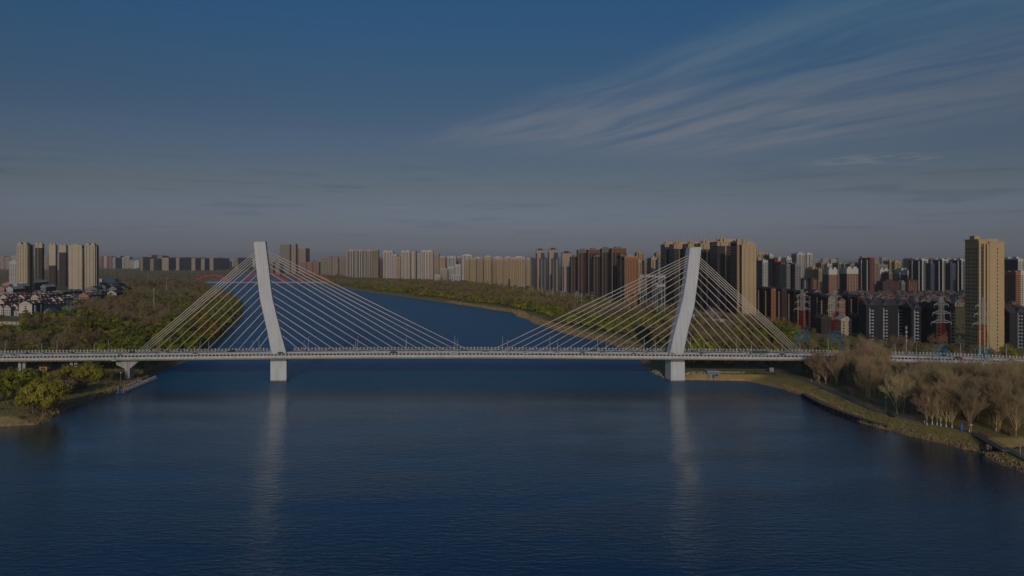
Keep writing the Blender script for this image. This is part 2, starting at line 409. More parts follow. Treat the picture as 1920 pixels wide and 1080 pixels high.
bspan([(-2.2, 1.05), (-2.2, -.04), (2.2, -.04), (2.2, 1.05)]).build('median_barrier', M_deck, br)
for yy in (HN+.08, HF-.24):
    bspan([(yy, 1.38), (yy, 1.22), (yy+.16, 1.22), (yy+.16, 1.38)]).build('handrail', M_deck, br)
for yy in (-8.6, -5.4, 5.4, 8.6):
    dm = MB()
    for x in np.arange(DX0+4, DX1-8, 9.0):
        dm.quad((x, yy-.08, deck_z(x)+.006), (x+4, yy-.08, deck_z(x+4)+.006), (x+4, yy+.08, deck_z(x+4)+.006), (x, yy+.08, deck_z(x)+.006))
    tag(dm.build('lane_marking', M_mark, br), kind='stuff')
# brackets under the fascia edge: too small to tell apart
bk = MB()
for x in np.arange(DX0+2, DX1-2, 2.4):
    z = deck_z(x); bk.box(x-.45, x+.45, HN+.05, HN+.9, z-1.42, z-1.152)
tag(bk.build('drip_bracket', M_deck, br), kind='stuff')
# railing posts, one object each (shared mesh)
post_n = MB().box(-.30, .30, -.18, .18, 0, 1.05).box(-.36, .36, -.22, .22, 1.05, 1.16).mesh('railing_post', M_deck)
post_f = MB().box(-.30, .30, -.22, .22, 0, 1.30).box(-.40, .40, -.28, .28, 1.30, 1.55).box(-.28, .28, -.2, .2, 1.55, 1.72).mesh('far_railing_post', M_deck)
k = 0
for x in np.arange(-349, 352, 2.36):
    z = deck_z(x)+.302
    obj('railing_post', post_n, br, None, (x, HN+.28, z-.002)); obj('far_railing_post', post_f, br, None, (x, HF-.28, z-.002))
# pylons: outline read off the front face, swept back along the river's flow
SK = (-.151, .989)
PYL = [([(475, 453.5), (481, 510.6), (484.7, 542.5), (488, 566), (493.5, 589), (501.5, 625), (509, 664)], [(497.3, 453.5), (503.4, 501), (506, 527.5), (510.3, 559), (517.5, 589), (527, 627), (537, 664)], (507, 537)),
       ([(1293.8, 464), (1290, 497), (1286, 530), (1280, 563), (1274.5, 585), (1265, 622), (1255, 668)], [(1315.3, 464), (1309.5, 518), (1302, 575), (1293, 609), (1290, 622), (1280.5, 668)], (1258, 1284))]
YPF = 526.0                     # front plane of pylons and piers
EDGE = []
for pi, (le, re, pr) in enumerate(PYL):
    def P(p, dz=0): return (X_at(p[0], YPF), YPF-YB, Z_at(p[1], YPF)+dz)
    mb = MB(); D = 7.0
    # two shafts side by side in height so the sides stay planar: loft rows
    ys = np.linspace(max(le[0][1], re[0][1]), le[-1][1], 26)
    rings = []
    for y in ys:
        xl = np.interp(y, [p[1] for p in le], [p[0] for p in le]); xr = np.interp(y, [p[1] for p in re], [p[0] for p in re])
        z = Z_at(y, YPF); a = X_at(xl, YPF); b = X_at(xr, YPF); c = .25
        f0 = YPF-YB
        rings.append([(a+c, f0, z), (b-c, f0, z), (b, f0+c, z), (b+SK[0]*D, f0+SK[1]*D-c, z), (b+SK[0]*D-c, f0+SK[1]*D, z), (a+SK[0]*D+c, f0+SK[1]*D, z), (a+SK[0]*D, f0+SK[1]*D-c, z), (a, f0+c, z)])
    py = mb.loft(rings).build('pylon', M_white, br)
    tag(py, ['left pylon leaning left towards its top', 'right pylon leaning right towards its top'][pi])
    zt = Z_at(le[0][1], YPF); xt = X_at(le[0][0]+14, YPF)
    ant = MB().tube((xt, -2, zt), (xt, -2, zt+5.5), .10, .05, 5); ant.tube((xt-.8, -2, zt+2.6), (xt+.8, -2, zt+2.6), .05, n=4)
    ant.build('lightning_rod', mat('galvanised_steel', (.45, .45, .46), .45, .08, .5, .6), py)
    MB().box(xt-2.6, xt+2.6, -3.6, .6, zt, zt+.35).build('pylon_cap', M_conc, py)
    # pier below the deck
    a, b = X_at(pr[0], YPF), X_at(pr[1], YPF); f0 = YPF-YB; D = 11.0; dz = deck_z(.5*(a+b))
    def ring(z, g=0.0):
        return [(a-g, f0-g, z), (b+g, f0-g, z), (b+g+SK[0]*D, f0+SK[1]*D+g, z), (a-g+SK[0]*D, f0+SK[1]*D+g, z)]
    pier = MB().loft([ring(-3), ring(dz-3.6)]).build('pier', M_white, br)
    MB().loft([ring(-2.9, .05), ring(.75, .05)]).build('waterline_stain', M_rust, pier)
    MB().loft([ring(dz-3.55, .12), ring(dz-3.15, .12)]).build('pier_cap', M_conc, pier)
    m2 = MB(); a2, b2 = a+2.0, b-2.0
    m2.loft([[(a2, f0+1, z), (b2, f0+1, z), (b2+SK[0]*9, f0+SK[1]*9, z), (a2+SK[0]*9, f0+SK[1]*9, z)] for z in (dz-3.15, dz-2.4)]).build('bearing', M_conc, pier)
# stay cables
LT = [472, 476.5, 481, 485.5, 490.5, 501.5, 514.5, 528.5, 542.5, 556.5, 570.5, 584.5, 599, 614, 629]
LTR = [469, 474, 479, 484, 489, 498, 511, 524.5, 538.5, 553, 567.5, 582.5, 597, 612, 627.5]
LAL = [253, 258.5, 264, 270, 284, 304, 324, 344, 364, 383, 402.5, 422, 442, 462, 480]
LAR = [882, 860, 838, 815, 792, 770, 748, 725, 703, 680, 656, 633, 610, 587, 566]
RT = [478, 483, 487.5, 492, 497, 506, 517.5, 531, 545, 558.5, 573, 587.5, 602, 617, 632]
RTR = [482.5, 487, 491.5, 496, 500.5, 509.5, 521, 534, 547.5, 561.5, 576, 590, 604, 620, 634]
RAL = [918, 941, 964, 987, 1009, 1031, 1054, 1077, 1099, 1122, 1144, 1166, 1188, 1209, 1230]
RAR = [1508, 1503, 1497.5, 1492, 1482, 1465, 1448, 1429, 1410, 1394, 1377, 1358, 1339, 1321, 1304]
M_anch = mat('anchor_steel', (.32, .32, .33), .5, .1, 1, .3)
for tops, anch, edge, sgn in ((LT, LAL, PYL[0][0], 1), (LTR, LAR, PYL[0][1], -1), (RT, RAL, PYL[1][0], 1), (RTR, RAR, PYL[1][1], -1)):
    for y, ax in zip(tops, anch):
        px = np.interp(y, [p[1] for p in edge], [p[0] for p in edge])+sgn*.8
        X0 = X_at(px, YPF+2); z0 = Z_at(y, YPF+2); X1 = X_at(ax, YB-.5); z1 = deck_z(X1)+.9
        cb = MB().tube((X0, -2.2, z0), (X1, -.3, z1), .235, n=7).build('stay_cable', M_white2, br, smooth=True)
        d = Vector((X0-X1, -1.9, z0-z1)).normalized()
        MB().tube((X1-d.x*.2, -.3-d.y*.2, z1-d.z*.2), (X1+d.x*2.2, -.3+d.y*2.2, z1+d.z*2.2), .36, .30, 7).build('anchor_sleeve', M_anch, cb)
# approach piers
def hammerhead(pxl, pxr, px0, px1, ytop, yknee, yfoot, flip, Y):
    f0 = Y-YB; a, b = X_at(pxl, Y), X_at(pxr, Y); c0, c1 = X_at(px0, Y), X_at(px1, Y)
    zt, zk = deck_z(.5*(a+b))-2.3, Z_at(yknee, Y); zf = -1.0
    pts = [(a, f0, zt), (a, f0, zk+2.6), (c0, f0, zk), (c0, f0, zf), (c1, f0, zf), (c1, f0, zk), (b, f0, zt)]
    MB().prism([(p[0], p[1], p[2]) for p in pts][::-1], (SK[0]*9, SK[1]*9, 0)).build('approach_pier', M_conc, br)
hammerhead(218, 262, 234, 243, 676, 691.5, 712, 0, 521)
for px in (36.5, 44.5, 134, 142):
    X = X_at(px, 525); g = 2.0
    MB().box(X-.95, X+.95, -6, -4, g, deck_z(X)-2.3).box(X-1.3, X+1.3, -6.4, -3.6, deck_z(X)-3.0, deck_z(X)-2.35).build('approach_column', M_conc, br)
for px in (1520, 1640, 1752, 1905):
    X = X_at(px, 531)
    for yy in (-7, 7):
        MB().box(X-1, X+1, yy-1, yy+1, 2.0, deck_z(X)-2.3).build('approach_column', M_conc, br)
# expansion joint block and zig-zag stair on the right approach
xj = X_at(214, YN); zj = deck_z(xj)
MB().box(xj-1.6, xj+1.6, HN-.12, HN+.3, zj-2.1, zj+.2).build('joint_block', M_conc, br)

# zig-zag stair tower beside the right approach
st = thing('zigzag_stair', 'white zigzag footbridge stair below the right end of the bridge', 'stair', (X_at(1838, 505), 505, 3.8))
M_stair = mat('white_painted_steel', (.70, .70, .68), .6, .08, .6)
zt = deck_z(X_at(1838, 515))-3.8
for s in (-1, 1):
    for yy in (0, 4.0):
        MB().tube((s*4.6, yy, 0), (s*4.6, yy, zt), .16, n=6).build('post', M_stair, st)
nfl = 4; hfl = zt/nfl
for i in range(nfl):
    s = 1 if i % 2 else -1; y0 = 0.2 if i % 2 else 2.2
    z0, z1 = i*hfl, (i+1)*hfl
    fl = MB().prism([(-s*3.6, y0, z0), (-s*3.6, y0, z0+.35), (s*3.6, y0, z1+.35), (s*3.6, y0, z1)], (0, 1.7, 0)).build('flight', M_stair, st)
    for yy in (y0, y0+1.7):
        MB().prism([(-s*3.6, yy, z0+.75), (-s*3.6, yy, z0+1.35), (s*3.6, yy, z1+1.35), (s*3.6, yy, z1+.75)], (0, .06, 0)).build('balustrade', M_stair, fl)
    MB().box(min(s*3.6, s*5), max(s*3.6, s*5), 0, 4.2, z1-.05, z1+.2).build('landing', M_stair, st)

# ---------------------------------------------------------------- deck lamps
M_lamp = mat('lamp_post_grey', (.50, .50, .50), .5, .05, 1, .3)
M_lens = mat('lamp_lens', (.75, .75, .72), .3, .02, 1)
def lamp_proto(h, reach, r=.13):
    pole = MB().tube((0, 0, 0), (0, 0, h*.82), r, r*.75, 6)
    pole.tube((0, 0, 0), (0, 0, .5), r*1.9, r*1.9, 6)
    arm = MB(); pts = [(reach*t*t if t < 1 else reach, h*.82+h*.18*math.sin(t*math.pi/2)) for t in (0, .3, .6, .8, 1.0)]
    for a, b in zip(pts, pts[1:]): arm.tube((0, a[0], a[1]), (0, b[0], b[1]), r*.7, r*.6, 5)
    head = MB().box(-.22, .22, reach-.1, reach+.9, h-.12, h+.08)
    lens = MB().box(-.15, .15, reach+.1, reach+.8, h-.16, h-.122)
    return pole.mesh('pole', M_lamp), arm.mesh('arm', M_lamp), head.mesh('lamp_head', M_lamp), lens.mesh('lens', M_lens)
LP = lamp_proto(9.4, 1.6, .19); LP2 = lamp_proto(9.0, 2.4, .15)
def put_lamp(P, loc, rz, label, group):
    t = thing('street_lamp', label, 'street lamp', loc, rz, group)
    obj('pole', P[0], t); obj('arm', P[1], t); hd = obj('lamp_head', P[2], t); obj('lens', P[3], hd)
    return t
ROWA = [11, 108, 204, 299, 392, 486, 578.5, 671, 762.5, 853, 942.5, 1031, 1120, 1207.5, 1294, 1380, 1466, 1552, 1634, 1717.5, 1800, 1886]
ROWB = [78, 177, 277, 375, 473, 570, 667, 761, 857.5, 951.7, 1045, 1137, 1229, 1320, 1409, 1500, 1590, 1678, 1762, 1850]
for i, px in enumerate(ROWA):
    X = X_at(px, YB+2); put_lamp(LP, (X, YB+1.4, deck_z(X)+1.05), 0, '%s of the tall lamps on the white bridge median' % ord_left(i, len(ROWA)) if i < 20 else 'median lamp near the right bridge end beside the blue legged mast, number %s' % ['left of it','right of it'][i-20], 'lamps on the white bridge')
for i, px in enumerate(ROWB):
    X = X_at(px, YN+2); put_lamp(LP, (X, YN+1.9, deck_z(X)+.10), 0 if i % 1 else math.pi*0, '%s of the lamps along the white bridge near railing' % ord_left(i, len(ROWB)), 'lamps on the white bridge')

# ---------------------------------------------------------------- vehicles
M_paint = mat('car_paint', (1, 1, 1), .5, .03, 1, objcol=True, spec=.25)
M_glass = mat('dark_glass', (.02, .024, .03), .4, .05, .5, spec=.4)
M_tyre = mat('tyre_rubber', (.02, .02, .02), .9, .1, 3)
M_rim = mat('wheel_rim', (.5, .5, .5), .4, .05, 2, .6)
M_red = mat('tail_light', (.35, .02, .02), .4, .05, 2)
M_head = mat('headlight', (.8, .8, .78), .3, .02, 2)
def car_meshes(L, W, H, kind):
    h = L/2
    if kind == 'sedan':
        prof = [(-h, .35), (-h, .78), (-h+.25, .92), (-h+1.0, .96), (h-1.2, .98), (h-.2, .80), (h, .62), (h, .35)]
        cab = [(-h+.75, .94), (-h+1.35, H-.04), (-h+2.1, H), (h-2.1, H-.05), (h-1.25, .96)]
    elif kind == 'suv':
        prof = [(-h, .4), (-h, .95), (-h+.1, 1.05), (h-1.1, 1.08), (h-.15, .92), (h, .7), (h, .4)]
        cab = [(-h+.1, 1.03), (-h+.4, H-.05), (-h+.8, H), (h-1.9, H-.03), (h-1.15, 1.06)]
    else:
        prof = [(-h, .45), (-h, 1.25), (h, 1.25), (h, .45)]
        cab = [(-h+.02, 1.24), (-h+.1, H-.1), (-h+.3, H), (h-.3, H), (h-.05, H-.15), (h-.01, 1.24)]
    w = W/2
    body = MB().prism([(x, -w, z) for x, z in prof], (0, W, 0))
    w2 = w-.12
    cb = MB(); n = len(cab)
    rl = []
    for x, z in cab: rl.append((x, z, w2 if z > 1.2 else w-.03))
    cb.v = [(x, -q, z) for x, z, q in rl]+[(x, q, z) for x, z, q in rl]
    cb.f = [tuple(range(n))[::-1], tuple(range(n, 2*n))]+[(k, (k+1) % n, n+(k+1) % n, n+k) for k in range(n)]
    zs = max(c[1] for c in cab)
    roof = MB().box(cab[1][0]+.1, cab[-2][0]-.1 if kind != 'bus' else cab[-2][0], -w2+.02, w2-.02, zs-.02, zs+.03)
    pil = MB()
    if kind == 'bus':
        for x in np.linspace(-h+.3, h-.3, 8):
            for s in (-1, 1): pil.box(x-.07, x+.07, s*(w2+.02)-.03, s*(w2+.02)+.03, 1.24, H-.1)
    else:
        for x in ((-h+1.9), (.1)):
            for s in (-1, 1): pil.box(x-.05, x+.05, s*(w2+.03)-.03, s*(w2+.03)+.03, .95, H-.06)
    rw = .32 if kind != 'bus' else .48
    ty = MB().tube((0, -.11, rw), (0, .11, rw), rw, rw, 10); rim = MB().tube((0, -.125, rw), (0, .125, rw), rw*.55, rw*.55, 8)
    xw = h-.85 if kind != 'bus' else h-2.2
    hd = MB().box(h-.06, h+.02, -.2, .2, .58, .74); tl = MB().box(-h-.02, -h+.06, -.2, .2, .66, .84)
    return dict(body=body.mesh('body', M_paint), cabin=cb.mesh('cabin_glass', M_glass), roof=roof.mesh('roof', M_paint), pillar=pil.mesh('pillar', M_paint),
                tyre=ty.mesh('tyre', M_tyre), rim=rim.mesh('rim', M_rim), hd=hd.mesh('headlight', M_head), tl=tl.mesh('tail_light', M_red), xw=xw, w=w)
CM = {'sedan': car_meshes(4.6, 1.8, 1.46, 'sedan'), 'suv': car_meshes(4.7, 1.9, 1.75, 'suv'), 'bus': car_meshes(10.8, 2.5, 3.05, 'bus')}
def put_car(kind, loc, rz, color, label, group, name=None):
    c = CM[kind]; nm = name or ('bus' if kind == 'bus' else 'car')
    t = thing(nm, label, nm, loc, rz, group)
    b = obj('body', c['body'], t, color); obj('cabin_glass', c['cabin'], t); obj('roof', c['roof'], t, color); obj('pillar', c['pillar'], t, color)
    for sx in (-1, 1):
        for sy in (-1, 1):
            y = obj('wheel', c['tyre'], t, None, (sx*c['xw'], sy*(c['w']-.10), 0)); obj('rim', c['rim'], y)
    for sy in (-1, 1):
        obj('headlight', c['hd'], t, None, (0, sy*(c['w']-.35), 0)); obj('tail_light', c['tl'], t, None, (0, sy*(c['w']-.35), 0))
WH = (.56, .56, .56); BK = (.02, .02, .022); GY = (.25, .26, .28); RD = (.45, .03, .03); BL = (.05, .08, .2); YE = (.65, .36, .03); SI = (.5, .5, .52)
NEAR = [(4, 'sedan', WH, 'white sedan on the near lanes at the left edge of the picture'), (27, 'sedan', WH, 'white sedan on the near lanes over the twin columns at the far left'),
 (227, 'sedan', BK, 'black sedan on the near lanes above the flared approach pier'), (367, 'sedan', SI, 'silver sedan on the near lanes between the flared pier and the left pylon'),
 (528, 'suv', BK, 'black car on the near lanes right in front of the left pylon foot'), (739, 'suv', BK, 'black van on the near lanes left of mid span'),
 (851, 'sedan', WH, 'white car on the near lanes under the last cables of the left pylon'), (911, 'suv', WH, 'white van on the near lanes at mid span between the two cable fans'),
 (986, 'sedan', WH, 'white sedan on the near lanes under the first cables of the right pylon'), (1045, 'sedan', SI, 'silver sedan on the near lanes left of a black estate car'),
 (1094, 'suv', BK, 'black estate car on the near lanes midway under the right pylon left fan'), (1129, 'sedan', WH, 'white sedan on the near lanes right of a black estate car'),
 (1189, 'sedan', BK, 'black sedan on the near lanes just left of the right pylon'), (1213, 'sedan', WH, 'white sedan on the near lanes next left of the right pylon foot'),
 (1262, 'sedan', YE, 'yellow taxi passing in front of the right pylon foot'), (1320, 'suv', WH, 'white off road car on the near lanes just right of the right pylon'),
 (1429, 'sedan', YE, 'yellow taxi beside the pale green bus'), (1467, 'sedan', BL, 'dark blue sedan on the near lanes right of the pale green bus'),
 (1590, 'sedan', WH, 'white sedan on the near lanes behind bare trees at right'), (1798, 'suv', RD, 'red car on the near lanes by the right transmission masts'), (1850, 'sedan', WH, 'white sedan above the zigzag stair'), (1895, 'sedan', GY, 'grey sedan on the near lanes at the right edge of the picture')]
for i, (px, kd, col, lab) in enumerate(NEAR):
    Y = (522.5, 525.6)[i % 2] if px not in (851, 1429) else 520.0
    X = X_at(px, Y); sl = (deck_z(X+2)-deck_z(X-2))/4
    put_car(kd, (X, Y-1.0, deck_z(X)+.003), 0 if i % 3 else 0.0, col, lab, 'cars on the white bridge')
FAR = [(52, BL, 'sedan'), (75, WH, 'sedan'), (134, WH, 'suv'), (166, WH, 'sedan'), (248, BK, 'suv'), (305, WH, 'suv'), (344, WH, 'sedan'), (432, BK, 'suv'), (462, GY, 'sedan'), (505, WH, 'sedan'), (573, BK, 'sedan'), (617, RD, 'sedan'), (643, WH, 'suv'), (702, WH, 'sedan'),
       (816, WH, 'suv'), (845, GY, 'sedan'), (872, BK, 'suv'), (948, WH, 'sedan'), (1036, GY, 'suv'), (1113, BK, 'suv'), (1175, SI, 'suv'), (1300, BL, 'suv'), (1355, BL, 'sedan'), (1400, WH, 'suv'), (1520, SI, 'suv'), (1770, BL, 'sedan')]
CN = {WH: 'white', BK: 'black', GY: 'grey', RD: 'red', BL: 'dark blue', SI: 'silver'}
cnt = {}
for px, col, kd in FAR: cnt[col] = cnt.get(col, 0)+1
seen = {}
for i, (px, col, kd) in enumerate(FAR):
    n = cnt[col]; j = seen.get(col, 0); seen[col] = j+1
    lab = '%s of the %s cars on the far lanes behind the median' % (ord_left(j, n) if n > 1 else 'only one', CN[col]) if n > 1 else 'only %s car on the far lanes behind the median' % CN[col]
    X = X_at(px, 537); put_car(kd, (X, 535.5+(i % 2)*3.2, deck_z(X)+.003), math.pi, col, lab, 'cars on the white bridge')
X = X_at(1424, 526); put_car('bus', (X, 526.3, deck_z(X)+.003), 0, (.42, .55, .48), 'pale green bus on the bridge right of the right pylon', 'buses', 'bus')

# ---------------------------------------------------------------- high-rise buildings
M_wall = mat('painted_render', (1, 1, 1), .9, .07, .05, objcol=True, spec=.15)
M_win = mat('window_glass', (.028, .034, .045), .25, .35, .15, spec=.4)
M_roof = mat('roof_tiles', (1, 1, 1), .85, .15, .5, objcol=True, spec=.2)
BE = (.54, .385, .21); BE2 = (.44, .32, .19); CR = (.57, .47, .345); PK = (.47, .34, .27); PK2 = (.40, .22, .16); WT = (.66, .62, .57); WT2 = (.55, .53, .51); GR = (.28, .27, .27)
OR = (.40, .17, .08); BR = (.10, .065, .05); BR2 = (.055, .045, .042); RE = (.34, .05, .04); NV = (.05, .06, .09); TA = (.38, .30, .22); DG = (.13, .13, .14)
rng = random.Random(7)
def tower(label, xa, xb, ytop, Y, L, wall, group, side=None, nf=3, ribs=0, ribcol=None, strips=0, stripcol=None, crown='flat', win=.45, fh=3.0, cornice=0, bays=0, topcol=None, name='apartment_tower', cat='tower', nw=None, ribw=1.6, z0=3.2, pil=(), lit=None):
    x0, x1 = X_at(xa, Y), X_at(xb, Y); w = x1-x0; H = Z_at(ytop, Y)-z0
    t = thing(name, label, cat, (.5*(x0+x1), Y, z0), 0, group)
    h = w/2; vis = 1 if xb < 960 else -1
    side = side or tuple(c*.92 for c in wall)  # sides darker than the front: their shade is put into the colour
    MB().box(-h, h, 0, L, -3, H).build('wall', M_wall, t, color=wall)
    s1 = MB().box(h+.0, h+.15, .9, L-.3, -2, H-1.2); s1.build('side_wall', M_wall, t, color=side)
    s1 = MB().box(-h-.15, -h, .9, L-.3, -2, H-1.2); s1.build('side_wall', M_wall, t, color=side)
    # vertical colour strips on the front, recess shade put into the darker ones
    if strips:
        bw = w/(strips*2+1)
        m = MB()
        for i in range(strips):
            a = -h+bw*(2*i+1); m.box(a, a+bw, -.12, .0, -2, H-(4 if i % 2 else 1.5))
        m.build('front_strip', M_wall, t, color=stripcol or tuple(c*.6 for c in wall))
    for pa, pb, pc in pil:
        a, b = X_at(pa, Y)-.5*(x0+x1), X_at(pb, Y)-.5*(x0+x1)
        MB().box(a, b, -1.3, .0, -2, H-.8).build('pilaster', M_wall, t, color=pc)  # pale pilasters: sunlit gable edges put into the colour
    if lit:          # sunlit top of a shaded tower, put into the colour
        MB().box(-h-.25, h+.25, -.25, L*.8, H-lit[0], H-.4).build('sunlit_top', M_wall, t, color=lit[1])
    nfl = max(3, int(H/fh)-1)
    wf = MB(); pitch = w/max(nf, 1)
    for i in range(nf):
        cx = -h+pitch*(i+.5); ww = min(pitch*win*1.25, 3.6)/2
        for k in range(nfl):
            z = 2.0+k*fh; wf.quad((cx-ww, -.16, z), (cx+ww, -.16, z), (cx+ww, -.16, z+fh*.6), (cx-ww, -.16, z+fh*.6))
    ns = nw or max(3, int(L/4.2)); p2 = (L-2)/ns
    for s in (1, -1):
        for i in range(ns):
            cy = 1.2+p2*(i+.5); ww = p2*.36
            for k in range(nfl):
                z = 1.8+k*fh; x = s*(h+.19)
                q = [(x, cy-ww, z), (x, cy+ww, z), (x, cy+ww, z+fh*.58), (x, cy-ww, z+fh*.58)]
                wf.quad(*(q if s > 0 else q[::-1]))
    tag(wf.build('window', M_win, t), kind='stuff')
    if ribs:
        for s in (1, -1):
            for i in range(ribs):
                cy = L*(i+.35)/ribs+1
                MB().box(min(s*h, s*(h+ribw)), max(s*h, s*(h+ribw)), cy, cy+2.2, -2, H-2.0).build('rib', M_wall, t, color=ribcol or wall)
    if bays:        # balcony stacks along the side edge towards the camera
        m = MB()
        for s in (1, -1):
            for k in range(nfl):
                z = 1.5+k*fh; m.box(min(s*h, s*(h+1.5)), max(s*h, s*(h+1.5)), 1.0, 4.4, z, z+1.2)
        tag(m.build('balcony', M_wall, t, color=wall), kind='stuff')
    if cornice:
        for k in range(1, cornice+1):
            z = H*k/(cornice+.35); MB().box(-h-.45, h+.45, -.45, L+.45, z, z+.7).build('cornice', M_wall, t, color=wall)
    tc = topcol or wall
    if crown == 'flat':
        MB().box(-h+.3, h-.3, .3, L-.3, H, H+.05).box(-h, h, 0, .3, H, H+1.3).box(-h, h, L-.3, L, H, H+1.3).box(-h, -h+.3, .3, L-.3, H, H+1.3).box(h-.3, h, .3, L-.3, H, H+1.3).build('parapet', M_wall, t, color=tc)
        r = rng.random()
        MB().box(-h*.5, h*.4, L*.15, L*.35, H+.05, H+3.2+r*2).build('roof_house', M_wall, t, color=tc)
        MB().box(-h*.4, h*.5, L*.6, L*.8, H+.05, H+2.6+r*2).build('roof_house', M_wall, t, color=tc)
    elif crown == 'box':
        MB().box(-h-.5, h+.5, -.5, L*.5, H-1.0, H+.6).build('parapet', M_wall, t, color=tc)
        MB().box(-h*.8, -h*.2, .6, L*.4, H+.6, H+4.6).build('roof_house', M_wall, t, color=tc)
        MB().box(h*.2, h*.8, .6, L*.4, H+.6, H+4.6).build('roof_house', M_wall, t, color=tc)
        MB().box(-h*.6, h*.6, L*.55, L*.9, H+.05, H+3.2).build('roof_house', M_wall, t, color=tc)
    elif crown == 'finial':
        MB().box(-h-.5, h+.5, -.5, L+.5, H-.2, H+1.0).build('parapet', M_wall, t, color=tc)
        for fx, fy, fhh in ((-.55, .08, 9.0), (.35, .30, 7.0), (-.55, .55, 9.5), (.3, .85, 7.5)):
            x = fx*h; y = fy*L; b = min(1.5, h*.35)
            MB().box(x-b, x+b, y, y+2*b, H+1, H+fhh*.55).box(x-b*.6, x+b*.6, y+b*.4, y+b*1.6, H+fhh*.55, H+fhh*.85).box(x-b*.25, x+b*.25, y+b*.75, y+b*1.25, H+fhh*.85, H+fhh*1.15).build('finial', M_wall, t, color=tc)
        MB().box(-h*.3, h*.85, L*.1, L*.25, H+1, H+4.2).build('roof_house', M_wall, t, color=tc)
        MB().box(-h*.3, h*.85, L*.6, L*.75, H+1, H+4.2).build('roof_house', M_wall, t, color=tc)
    elif crown == 'hip':
        MB().loft([[(-h-.4, -.4, H), (h+.4, -.4, H), (h+.4, L+.4, H), (-h-.4, L+.4, H)], [(-h*.3, L*.15, H+4), (h*.3, L*.15, H+4), (h*.3, L*.85, H+4), (-h*.3, L*.85, H+4)]]).build('roof', M_roof, t, color=topcol or (.25, .08, .06))
        MB().box(-h*.2, h*.2, L*.4, L*.5, H+3.0, H+5.5).build('roof_house', M_wall, t, color=wall)
    return t
def row(items, phrase, group, **kw):
    n = len(items)
    for i, it in enumerate(items):
        base = dict(kw); base.update(it[6] if len(it) > 6 else {})
        adj = base.pop('adj', ''); lab = base.pop('lab', None)
        tower(lab or ('%s%s of %s' % (ord_left(i, n), (', ' + adj) if adj else '', phrase)), *it[:6], group, **base)

# left bank cluster of pale slabs
G = 'pale towers on the left bank'
tower('low pale grey slab at the left of the left bank towers', 17, 31, 491, 1900, 40, WT2, G, nf=4, crown='flat', win=.3)
tower('cream tower with a shade coloured balcony side, leftmost of the tall left bank towers', 31.5, 51, 458.5, 1800, 24, CR, G, side=BR, nf=4, bays=1, ribs=2, ribcol=TA, crown='box', win=.22)  # brown side tone: shade put into the wall colour
tower('narrow tower with painted shade below its cream top behind the leftmost cream tower', 65.5, 79, 457.5, 2080, 10, BR, G, side=BR2, nf=4, crown='box', win=.5, topcol=CR, lit=(10, CR), pil=((65.5, 66.6, TA), (71, 72, TA)))
tower('slim cream tower, left of two slim towers standing alone on the left bank', 92, 104, 459, 2250, 10, BR, G, side=BR2, nf=2, crown='box', win=.4, topcol=CR, lit=(58, CR))  # brown below the cream top: cast shade put into the front colour
tower('slim tower with painted shade below its cream top, right of two slim towers standing alone', 111, 123.5, 460, 2250, 10, BR, G, side=BR2, nf=3, crown='box', win=.5, topcol=CR, lit=(20, CR))
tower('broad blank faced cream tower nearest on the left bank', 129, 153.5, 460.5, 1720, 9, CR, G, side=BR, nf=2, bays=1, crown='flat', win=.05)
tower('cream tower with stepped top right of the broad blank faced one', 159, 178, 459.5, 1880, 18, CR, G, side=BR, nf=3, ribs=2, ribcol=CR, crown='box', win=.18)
# far left skyline
row([(-16, -6, 482, 6400, 60, PK), (-4, 8, 481, 6400, 60, PK), (9, 19, 482.5, 6400, 60, PK), (20, 31, 480.5, 6400, 60, CR)], 'hazy pinkish slabs low on the far left skyline', 'far left skyline slabs', nf=4, win=.4)
row([(82, 86.5, 480, 6400, 50, CR), (87, 91, 478, 6200, 50, PK), (106.5, 110.5, 481, 6000, 50, CR), (125, 128, 482, 6000, 50, PK)], 'thin far slabs glimpsed between the left bank towers', 'far left skyline slabs', nf=3, win=.4)
row([(187, 191.5, 481, 7000, 60, PK2, dict(adj='pink')), (193, 202, 480.5, 7000, 60, PK2, dict(strips=1, stripcol=WT)), (203.5, 209.5, 480.5, 7000, 60, PK2), (211, 216, 483, 6800, 120, WT2, dict(side=NV)), (219.5, 226, 480, 7000, 60, PK2, dict(strips=1, stripcol=WT)), (228, 233, 483, 7000, 60, WT), (234, 242.5, 481.5, 6900, 60, WT, dict(strips=2, stripcol=PK2)), (243.5, 249, 488.5, 6900, 60, WT2), (250, 261, 489, 6800, 60, WT)],
    'small pink and white skyline slabs right of the left towers', 'pink and white far slabs', nf=3, win=.4)
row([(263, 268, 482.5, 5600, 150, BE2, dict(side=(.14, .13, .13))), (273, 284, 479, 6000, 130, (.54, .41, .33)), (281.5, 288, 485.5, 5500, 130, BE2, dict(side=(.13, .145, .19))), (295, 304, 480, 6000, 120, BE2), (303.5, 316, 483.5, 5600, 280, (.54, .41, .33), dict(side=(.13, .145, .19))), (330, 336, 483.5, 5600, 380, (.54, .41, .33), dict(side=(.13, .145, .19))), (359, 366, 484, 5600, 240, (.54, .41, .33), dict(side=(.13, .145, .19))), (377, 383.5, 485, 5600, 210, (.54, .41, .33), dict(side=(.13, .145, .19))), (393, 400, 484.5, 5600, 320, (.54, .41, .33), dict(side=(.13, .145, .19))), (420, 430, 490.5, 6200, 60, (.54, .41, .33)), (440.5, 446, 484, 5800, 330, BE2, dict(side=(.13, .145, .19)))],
    'tan far slabs with blue shade coloured sides at left', 'dark sided far slabs', nf=4, win=.35, crown='hip', topcol=(.30, .12, .09))  # blue side tones are shade put into the walls
